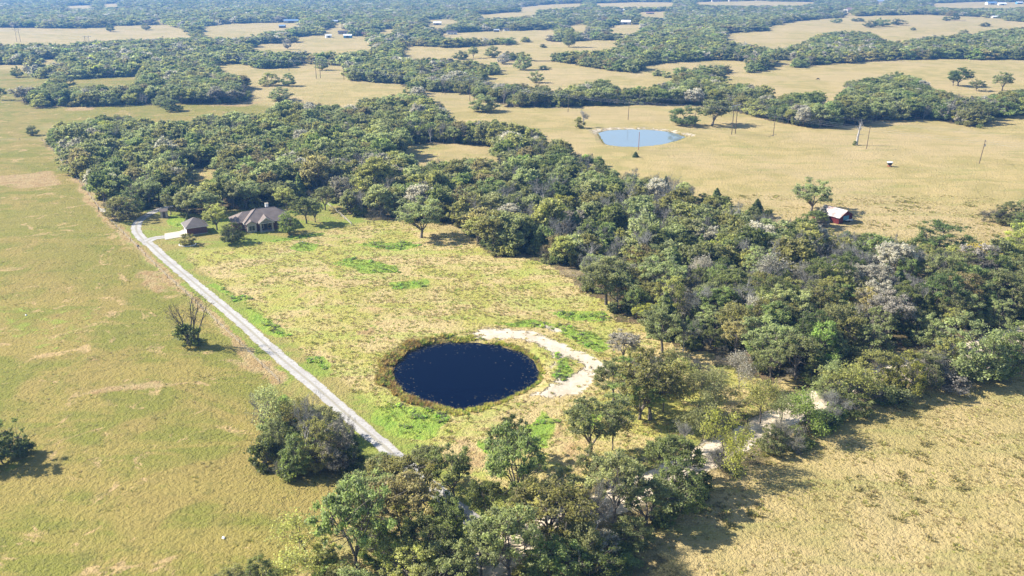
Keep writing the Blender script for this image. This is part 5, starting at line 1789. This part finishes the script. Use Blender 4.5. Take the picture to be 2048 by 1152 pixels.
for sg in (-1, 1):                      # roofing sheets, each its own piece
    for k in range(6):
        y0 = -.5 + k * (bl + 1) / 6; y1 = y0 + (bl + 1) / 6 + .03
        lift = .02 * (k % 2)
        mb = MB()
        mb.slab([(sg * (bw + .5), y0, be - .25 + lift), (sg * (bw + .5), y1, be - .25 + lift), (0, y1, br_ + lift), (0, y0, br_ + lift)], .05)
        mb.build('roof_sheet', M['metalroof'], barn)
mb = MB(); mb.box(-1.15, 1.55, .02, .08, .9, be - .05); mb.build('door', M['bluesheet'], barn)
mb = MB(); mb.slab([(-bw - 2.6, bl * .45, 1.75), (-bw - .05, bl * .45, be - .12), (-bw - .05, bl + .6, be - .12), (-bw - 2.6, bl + .6, 1.75)], .05); mb.build('lean_to_roof', M['metalroof'], barn)
mb = MB(); mb.box(-bw - 2.4, -bw - 2.3, bl * .47, bl + .4, -.3, 1.7); mb.box(-bw - 2.3, -bw - .01, bl * .47, bl * .47 + .1, -.3, 1.72); mb.build('lean_to_wall', M['redwood'], barn)
qx_, qy_ = P(1696, 443)
cart = thing('small_trailer', 'small white trailer in the shade of the red barn', 'trailer', (qx_, qy_, gz(qx_, qy_)), R_(10))
mb = MB(); mb.box(-1.2, 1.2, -.6, .6, .45, .55); mb.box(-1.2, 1.2, -.6, -.55, .55, .95); mb.box(-1.2, 1.2, .55, .6, .55, .95); mb.box(-1.2, -1.15, -.55, .55, .55, .95); mb.box(1.15, 1.2, -.55, .55, .55, .95)
mb.build('bed', M['white'], cart)
for sgn in (-1, 1):
    mb = MB(); mb.tube((0, sgn * .62, .3), (0, sgn * .78, .3), .3, n=14); mb.build('wheel', M['black'], cart)
mb = MB(); mb.tube((1.2, 0, .5), (2.1, 0, .42), .04, n=6); mb.build('tow_bar', M['galv'], cart)
# dark round pit / brush pile below the creek trees
qx_, qy_ = P(1021, 213)
pile = MB()
rr2 = random.Random(3)
for k in range(90):
    a = rr2.uniform(0, 6.28); r1 = rr2.uniform(0, 3.6)
    z0 = rr2.uniform(.1, 1.7) * (1 - r1 / 4.5)
    b = rr2.uniform(0, 6.28)
    pile.tube((math.cos(a) * r1 - math.cos(b) * 1.3, math.sin(a) * r1 * .6 - math.sin(b) * 1.0, z0), (math.cos(a) * r1 + math.cos(b) * 1.3, math.sin(a) * r1 * .6 + math.sin(b), z0 + rr2.uniform(-.1, .5)), rr2.uniform(.06, .16), .04, n=5)
tag(pile.build('brush_pile', M['black'], None, (qx_, qy_, gz(qx_, qy_))), 'blackened brush pile at the foot of the creek trees', 'brush pile')
# hay feeder in the right pasture
qx_, qy_ = P(1779, 332)
fd = thing('cattle_feeder', 'dark cattle feeder with a pale lid on a rusty orange stand in the pasture', 'feeder', (qx_, qy_, gz(qx_, qy_)), .3)
bmx = MB(); bmx.tube((0, 0, .7), (0, 0, 1.75), .75, 1.15, 16); bmx.build('hopper', M['black'], fd)
bmx = MB(); bmx.tube((0, 0, 1.76), (0, 0, 1.95), 1.25, 1.1, 16); bmx.build('lid', M['white'], fd)
bmx = MB(); bmx.tube((0, 0, .05), (0, 0, .3), 1.0, 1.0, 16); bmx.tube((0, 0, .3), (0, 0, .7), .35, .35, 10); bmx.build('stand', M['rust'], fd)

# grazing cow
def cow(px, py, label, rz):
    x, y = P(px, py)
    pts = [(0, 0, 1.12), (.55, 0, 1.15), (-.6, 0, 1.1), (.95, 0, .95), (1.2, 0, .55), (1.42, 0, .28), (1.6, 0, .15),
           (.55, .2, .8), (.56, .22, .4), (.56, .22, .0), (.55, -.2, .8), (.5, -.22, .4), (.48, -.22, .0),
           (-.62, .2, .75), (-.78, .22, .42), (-.72, .22, 0), (-.62, -.2, .75), (-.72, -.22, .42), (-.66, -.22, 0), (-.92, 0, 1.05), (-.98, 0, .5)]
    ed = [(0, 1), (0, 2), (1, 3), (3, 4), (4, 5), (5, 6), (1, 7), (7, 8), (8, 9), (1, 10), (10, 11), (11, 12), (2, 13), (13, 14), (14, 15), (2, 16), (16, 17), (17, 18), (2, 19), (19, 20)]
    rad = [.40, .38, .34, .2, .16, .17, .1, .15, .08, .07, .15, .08, .07, .16, .08, .07, .16, .08, .07, .05, .03]
    me = bpy.data.meshes.new('cow'); me.from_pydata(pts, ed, [])
    o = link('cow', me, None, (x, y, gz(x, y)))
    o.rotation_euler.z = rz
    sk = o.modifiers.new('skin', 'SKIN')
    for i, r in enumerate(rad):
        me.skin_vertices[0].data[i].radius = (r, r)
    me.skin_vertices[0].data[0].use_root = True
    ss = o.modifiers.new('sub', 'SUBSURF'); ss.levels = 1; ss.render_levels = 1
    me.materials.append(M['hide'])
    tag(o, label, 'cow')
    for sgn in (-1, 1):
        mb = MB(); mb.tube((1.22, sgn * .1, .62), (1.15, sgn * .38, .66), .07, .03, 6)
        mb.build('ear', M['hide'], o)
    return o


cow(1636, 159.5, 'dark cow grazing alone in the wide right-hand pasture', 2.9)

# distant farm buildings
def farm(px, py, wp, wall, roof, label, name='farmhouse', cat='house', rz=0.15, deep=.6, hgt=2.6, pitch=.28):
    x, y = P(px, py); s = ppm(px, py)
    w = wp / s; d = w * deep
    f = thing(name, label, cat, (x, y, gz(x, y)), rz)
    mb = MB(); mb.box(-w / 2, w / 2, -d / 2, d / 2, -2.0, hgt); 
    mb.poly([(-w / 2 + .02, -d / 2, hgt), (-w / 2 + .02, d / 2, hgt), (-w / 2 + .02, 0, hgt + d / 2 * pitch * 2 - .1)])
    mb.poly([(w / 2 - .02, -d / 2, hgt), (w / 2 - .02, d / 2, hgt), (w / 2 - .02, 0, hgt + d / 2 * pitch * 2 - .1)])
    mb.build('wall', M[wall], f)
    ov = .5; zr = hgt + d / 2 * pitch * 2
    mb = MB()
    mb.slab([(-w / 2 - ov, -d / 2 - ov, hgt - .1), (w / 2 + ov, -d / 2 - ov, hgt - .1), (w / 2 + ov, 0, zr), (-w / 2 - ov, 0, zr)], .15)
    mb.slab([(-w / 2 - ov, 0, zr), (w / 2 + ov, 0, zr), (w / 2 + ov, d / 2 + ov, hgt - .1), (-w / 2 - ov, d / 2 + ov, hgt - .1)], .15)
    mb.build('roof', M[roof], f)
    if name != 'barn':
        for k in (-.3, .3):
            window(f, k * w, -d / 2 - .01, .9, 1.6, 1.2)
        mb = MB(); mb.box(-.5, .5, -d / 2 - .06, -d / 2, .0, 2.1); mb.build('door', M['railwood'], f)
    else:
        mb = MB(); mb.box(-w * .2, w * .2, -d / 2 - .06, -d / 2, .0, hgt * .85); mb.build('door', M['darkroof'], f)
    return f


for f in FARMS:
    farm(f[0], f[1], f[2], f[3], f[4], f[5], f[6], f[7], f[8], f[9], f[10])

# ------------------------------------------------------------------ power lines
H1 = Vector((109.7, 421.3)); HD = Vector((-134.7, 117.5))
towers = []
words = ['tall twin-pole power structure right of the farther pond', 'twin-pole power structure between the two middle pastures', 'twin-pole power structure in the left pasture',
         'twin-pole power structure beside the left hedge', 'farther twin-pole power structure behind the left hedge', 'twin-pole power structure in the far woods at left',
         'twin-pole power structure in the farthest left pasture']
LINE = [H1 + HD * k for k in range(-2, 7)]
LINE[2] = H1; LINE[3] = Vector(P(944, 201)); LINE[4] = Vector(P(637, 158))
ha = math.atan2(HD.y, HD.x)
for k, p in enumerate(LINE):
    if k == 0:
        lab = 'twin-pole power structure outside the right edge'
    elif k == 1:
        lab = 'twin-pole power structure near the right edge'
    else:
        lab = words[k - 2]
    if k >= 2:
        h = thing('power_tower', lab, 'power pole', (p.x, p.y, gz(p.x, p.y)), ha, 'twin-pole structures of the transmission line')
        for s_ in (-1, 1):
            mb = MB(); mb.tube((0, s_ * 1.9, -.5), (0, s_ * 1.9, 15.2), .21, .14, 8); mb.build('pole', M['pole'], h)
        mb = MB(); mb.box(-.12, .12, -4.6, 4.6, 13.9, 14.2); mb.build('crossarm', M['galv'], h)
        mb = MB(); mb.tube((0.16, -1.9, 9.5), (0.16, 1.9, 13.6), .06, n=5); mb.tube((-0.16, 1.9, 9.5), (-0.16, -1.9, 13.6), .06, n=5); mb.build('brace', M['pole'], h)
        for yy in (-4.3, 0, 4.3):
            mb = MB(); mb.tube((0, yy, 12.7), (0, yy, 13.9), .07, .09, 7); mb.build('insulator', M['galv'], h)


def cable(name, P0, sag, label, r=.035):
    S = []
    for a, b in zip(P0[:-1], P0[1:]):
        a = Vector(a); b = Vector(b); n = 14; prev = None
        for i in range(n + 1):
            t = i / n
            q = a.lerp(b, t); q.z -= sag * 4 * t * (1 - t)
            if prev is not None:
                S.append([*prev, *q, r, r])
            prev = q
    V, Q = seg_tubes(S, 4)
    o = link(name, np_mesh(name, V, Q, [M['wire']]))
    return tag(o, label, 'cable', 'cables of the transmission line' if 'transmission' in label else 'cables of the pasture line')


hn = Vector((-math.sin(ha), math.cos(ha)))
for off, zz, w_ in ((-4.3, 12.7, 'near outer conductor of the transmission line over the pastures'), (0, 12.7, 'middle conductor of the transmission line over the pastures'),
                    (4.3, 12.7, 'far outer conductor of the transmission line over the pastures')):
    pts3 = [(p.x + hn.x * off, p.y + hn.y * off, zz + gz(p.x, p.y)) for p in LINE]
    cable('power_cable', pts3, 3.2, w_, .02)
for off in (-1.9, 1.9):
    pts3 = [(p.x + hn.x * off, p.y + hn.y * off, 15.2 + gz(p.x, p.y)) for p in LINE]
    cable('power_cable', pts3, 2.2, 'thin upper ground wire on the %s poles of the transmission line' % ('near' if off < 0 else 'far'), .014)

POLES = [(1958, 328, 'leaning wooden power pole with a transformer in the right pasture'), (1733, 297, 'wooden power pole just right of the dead tree trunk'),
         (1546, 272, 'wooden power pole in front of the creek trees'), (1389, 254, 'wooden power pole between the two big pasture oaks'),
         (1256, 240, 'wooden power pole above the farther pond'), (1136, 224, 'wooden power pole left of the farther pond'), (890, 190, 'small wooden power pole among trees in the middle pasture'),
         (688, 161, 'small wooden power pole in the left pasture'), (578, 143, 'small wooden power pole behind the short pasture copse')]
tops = []
for k, (px, py, lab) in enumerate(POLES):
    x, y = P(px, py)
    po = thing('power_pole', lab, 'power pole', (x, y, gz(x, y)), 0, 'single poles of the pasture line')
    mb = MB(); lean = .8 if k == 0 else .25
    mb.tube((0, 0, -.5), (lean, 0, 10), .17, .11, 8); mb.build('pole', M['pole'], po)
    mb = MB(); mb.box(lean - .06, lean + .06, -1.0, 1.0, 9.3, 9.42); ca = mb.build('crossarm', M['pole'], po)
    ca.rotation_euler.z = 0
    if k == 0:
        mb = MB(); mb.tube((lean + .3, 0, 7.2), (lean + .3, 0, 8.1), .25, .25, 10); mb.build('transformer', M['galv'], po)
        mb = MB(); mb.tube((lean - .02, 0, 9.4), (lean - .02, 0, 9.75), .05, .05, 6); mb.build('insulator', M['white'], po)
    tops.append((x + lean, y, gz(x, y) + 9.5))
cable('power_cable', [(P(2300, 395)[0], P(2300, 395)[1], 9.5)] + tops[:6] + tops[6:], 1.2, 'single thin wire of the pasture line over its wooden poles', .012)
x, y = P(1277, 301)
rp = thing('marker_pole', 'single reddish pole at the near rim of the farther pond', 'pole', (x, y, gz(x, y)))
mb = MB(); mb.tube((0, 0, -.4), (0, 0, 8.2), .14, .11, 8); mb.build('pole', M['rust'], rp)
mb = MB(); mb.tube((0, 0, 8.2), (0, 0, 8.32), .16, .16, 8); mb.build('cap', M['galv'], rp)

# dead snag with a bushy foot
x, y = P(1713, 290)
sn = thing('dead_tree', 'dead limbless tree trunk with broken branches and a bush at its foot', 'tree', (x, y, gz(x, y)))
S = [[0, 0, -.4, .1, 0, 4, .55, .45], [.1, 0, 4, .5, 0, 8, .45, .32], [.5, 0, 8, .7, 0, 10.5, .32, .12], [.3, 0, 6.5, 2.0, .3, 8.6, .2, .1], [.3, 0, 7, -1.2, .2, 8.8, .2, .1],
     [2.0, .3, 8.6, 1.8, .5, 9.6, .1, .04], [-1.2, .2, 8.8, -1.9, .1, 8.6, .1, .04], [.2, 0, 4.6, 2.2, -.2, 4.9, .12, .05], [.2, 0, 4.4, -1.8, .1, 4.7, .12, .05],
     [.5, 0, 8.0, 1.3, -.6, 10.8, .14, .05], [.5, 0, 8.2, -.3, .5, 11.2, .14, .05], [2.2, -.2, 4.9, 2.9, -.1, 4.6, .05, .03], [.4, 0, 7.4, .8, -1.2, 8.3, .1, .04], [.7, 0, 10.5, .6, 0, 12, .1, .03]]
V, Q = seg_tubes(S, 7)
link('trunk', np_mesh('snag', V, Q, [M['deadwood']], smooth=True), sn)
c = link('bush', PROTO['shrub'][0][1], sn, (-1.1, -.3, 0)); c.scale = (.45, .45, .55); c.color = (*TINT['mg'], 1)

# tall bare-stemmed tree beside the driveway
x, y = P(384, 690)
bt = thing('bare_tree', 'bare tree with several stems rising from a dark shrub in the left field', 'tree', (x, y, gz(x, y)))
rngb = np.random.RandomState(77)
S = []; tips = []
for k, (ax_, ay_, top, hgt_) in enumerate([(-.9, .2, -4.0, 6.8), (-.4, -.3, -1.6, 8.0), (.1, .3, .4, 10.0), (.6, -.1, 1.8, 9.2), (1.1, .2, 4.2, 8.6), (.3, .1, 3.0, 9.8), (-.2, .4, -2.8, 7.6)]):
    p = np.array([ax_, ay_, -.3]); n = 6; r = .25
    e = np.array([top, rngb.uniform(-1.5, 1.5), hgt_])
    for i in range(n):
        t = (i + 1) / n
        q = np.array([ax_, ay_, 0]) * (1 - t ** 1.3) + e * t ** 1.3 * np.array([1, 1, 0]) + np.array([0, 0, hgt_ * t ** .9]) + rngb.normal(0, .13, 3)
        S.append([*p, *q, r, r * .8])
        if i >= 2:
            for _ in range(3):
                dn = (q - p); dn /= np.linalg.norm(dn)
                nd = dn + rngb.normal(0, .45, 3); nd /= np.linalg.norm(nd)
                f_ = q + nd * rngb.uniform(1.0, 2.2)
                S.append([*q, *f_, r * .38, .03]); tips.append(f_)
                for _ in range(4):
                    g_ = f_ + (nd + rngb.normal(0, .5, 3)) * rngb.uniform(.4, 1.0)
                    m_ = q * .3 + f_ * .7
                    S.append([*m_, *g_, .022, .008]); tips.append(g_)
        p = q; r *= .8
V, Q = seg_tubes(S, 5)
link('stems', np_mesh('bare_stems', V, Q, [M['bark']], smooth=True), bt)
tips = np.array(tips)
nl = 520
pos = tips[rngb.randint(len(tips), size=nl)] + rngb.normal(0, .3, (nl, 3))
pos = pos[pos[:, 2] > 5.5]; nl = len(pos)
V, Q = cards(pos, rngb.normal(size=(nl, 3)), rngb.uniform(.08, .2, nl), rngb)
o = link('leaves', np_mesh('few_leaves', V, Q, [M['leaf']], attr=rngb.uniform(.3, .9, nl)), bt); o.color = (.30, .30, .035, 1)

# ------------------------------------------------------------------ fences
def fence(pts, step, name, label, mat_post, ph=1.2, pr=.07, wires=(0.5, 0.8, 1.1), mat_wire=None, wr=.012, group=None):
    x0, y0 = pts[0]
    f = thing(name, label, 'fence', (x0, y0, 0))
    allp = []
    for (a, b) in zip(pts[:-1], pts[1:]):
        L = math.hypot(b[0] - a[0], b[1] - a[1]); n = max(1, int(L / step))
        for i in range(n):
            allp.append((a[0] + (b[0] - a[0]) * i / n, a[1] + (b[1] - a[1]) * i / n))
    allp.append(pts[-1])
    mb = MB(); mb.tube((0, 0, -.3), (0, 0, ph), pr, pr, 6)
    first = mb.build('post', mat_post, f)
    prev = None; S = []
    for k, (x, y) in enumerate(allp):
        o = first if k == 0 else link('post', first.data, f)
        z = gz(x, y)
        o.location = (x - x0, y - y0, z)
        if prev:
            for wz in wires:
                S.append([prev[0] - x0, prev[1] - y0, prev[2] + wz, x - x0, y - y0, z + wz, wr, wr])
        prev = (x, y, z)
    V, Q = seg_tubes(S, 4)
    link('rail' if wr > .03 else 'wire', np_mesh('strands', V, Q, [mat_wire or M['galv']]), f)
    return f


fence(FENCE_L, 7.5, 'wire_fence', 'wire fence on wooden posts along the old grass line of the left field', M['pole'])
fence([P(*q) for q in [(-60, 283), (0, 283), (40, 281), (85, 280)]], 9, 'wire_fence', 'cross fence at the far end of the left field', M['pole'])
fence([P(*q) for q in [(735, 447), (748, 446.5)]], 1.2, 'rail_fence', 'short brown rail gate left of the pasture rail', M['railwood'], 1.0, .09, (.45, .95), M['railwood'], .06)
fence([P(*q) for q in [(750, 445), (800, 442), (872, 437), (905, 436)]], 3.5, 'rail_fence', 'brown rail fence running behind the lone spreading oak', M['railwood'], 1.1, .09, (1.05,), M['railwood'], .08)
fence([P(*q) for q in [(703, 450), (690, 438), (676, 426), (653, 408)]], 4.0, 'rail_fence', 'long pale rail fence receding across the lawn right of the house', M['galv'], 1.1, .09, (.6, 1.0), M['stone'], .075)
gx_, gy_ = P(205, 425)
gt = thing('field_gate', 'small grey metal gate at the fence corner left of the driveway bend', 'gate', (gx_, gy_, gz(gx_, gy_)), -.3)
for s_ in (-1.5, 1.5):
    mb = MB(); mb.tube((s_, 0, -.3), (s_, 0, 1.6), .09, n=7); mb.build('post', M['pole'], gt)
for zz in (.35, .65, .95, 1.25):
    mb = MB(); mb.tube((-1.4, 0, zz), (1.4, 0, zz), .04, n=6); mb.build('rail', M['galv'], gt)
# white scraps and stump in the left field
for (px, py, lab) in ((52, 631, 'small white stone lying in the left field'), ((447), 1078, 'second small white stone near the leaning thin tree')):
    x, y = P(px, py)
    me_ = bpy.data.meshes.new('stone'); b_ = bmesh.new(); bmesh.ops.create_icosphere(b_, subdivisions=2, radius=.28)
    for v_ in b_.verts:
        v_.co *= 1 + .25 * math.sin(v_.co.x * 9 + v_.co.y * 7 + px)
        v_.co.z *= .55
    b_.to_mesh(me_); b_.free(); me_.materials.append(M['white'])
    tag(link('field_stone', me_, None, (x, y, gz(x, y) + .05)), lab, 'stone')
x, y = P(275, 493)
st = MB(); st.tube((0, 0, -.2), (.15, 0, .55), .34, .27, 10); st.tube((.1, 0, .2), (.6, .2, .5), .12, .07, 6)
tag(st.build('tree_stump', M['bark'], None, (x, y, gz(x, y))), 'dark stump beside the fence left of the driveway junction', 'stump')

# ------------------------------------------------------------------ haze
hb = bpy.data.meshes.new('haze')
b_ = bmesh.new(); bmesh.ops.create_cube(b_, size=1.0); b_.to_mesh(hb); b_.free()
hz_ = link('haze', hb)
hz_.scale = (29000, 26000, 86)
hz_.location = (0, 9500, 82 - 43)
t = NT('haze_air')
pv = t.n('VolumePrincipled')
pv.inputs['Color'].default_value = (*HAZE_COLOR, 1)
pv.inputs['Density'].default_value = HAZE_DENSITY
pv.inputs['Anisotropy'].default_value = 0.2
t.l(pv.outputs[0], t.out.inputs['Volume'])
hb.materials.append(t.m)
stuff(hz_, 'pale blue haze over the distant woods', 'haze')
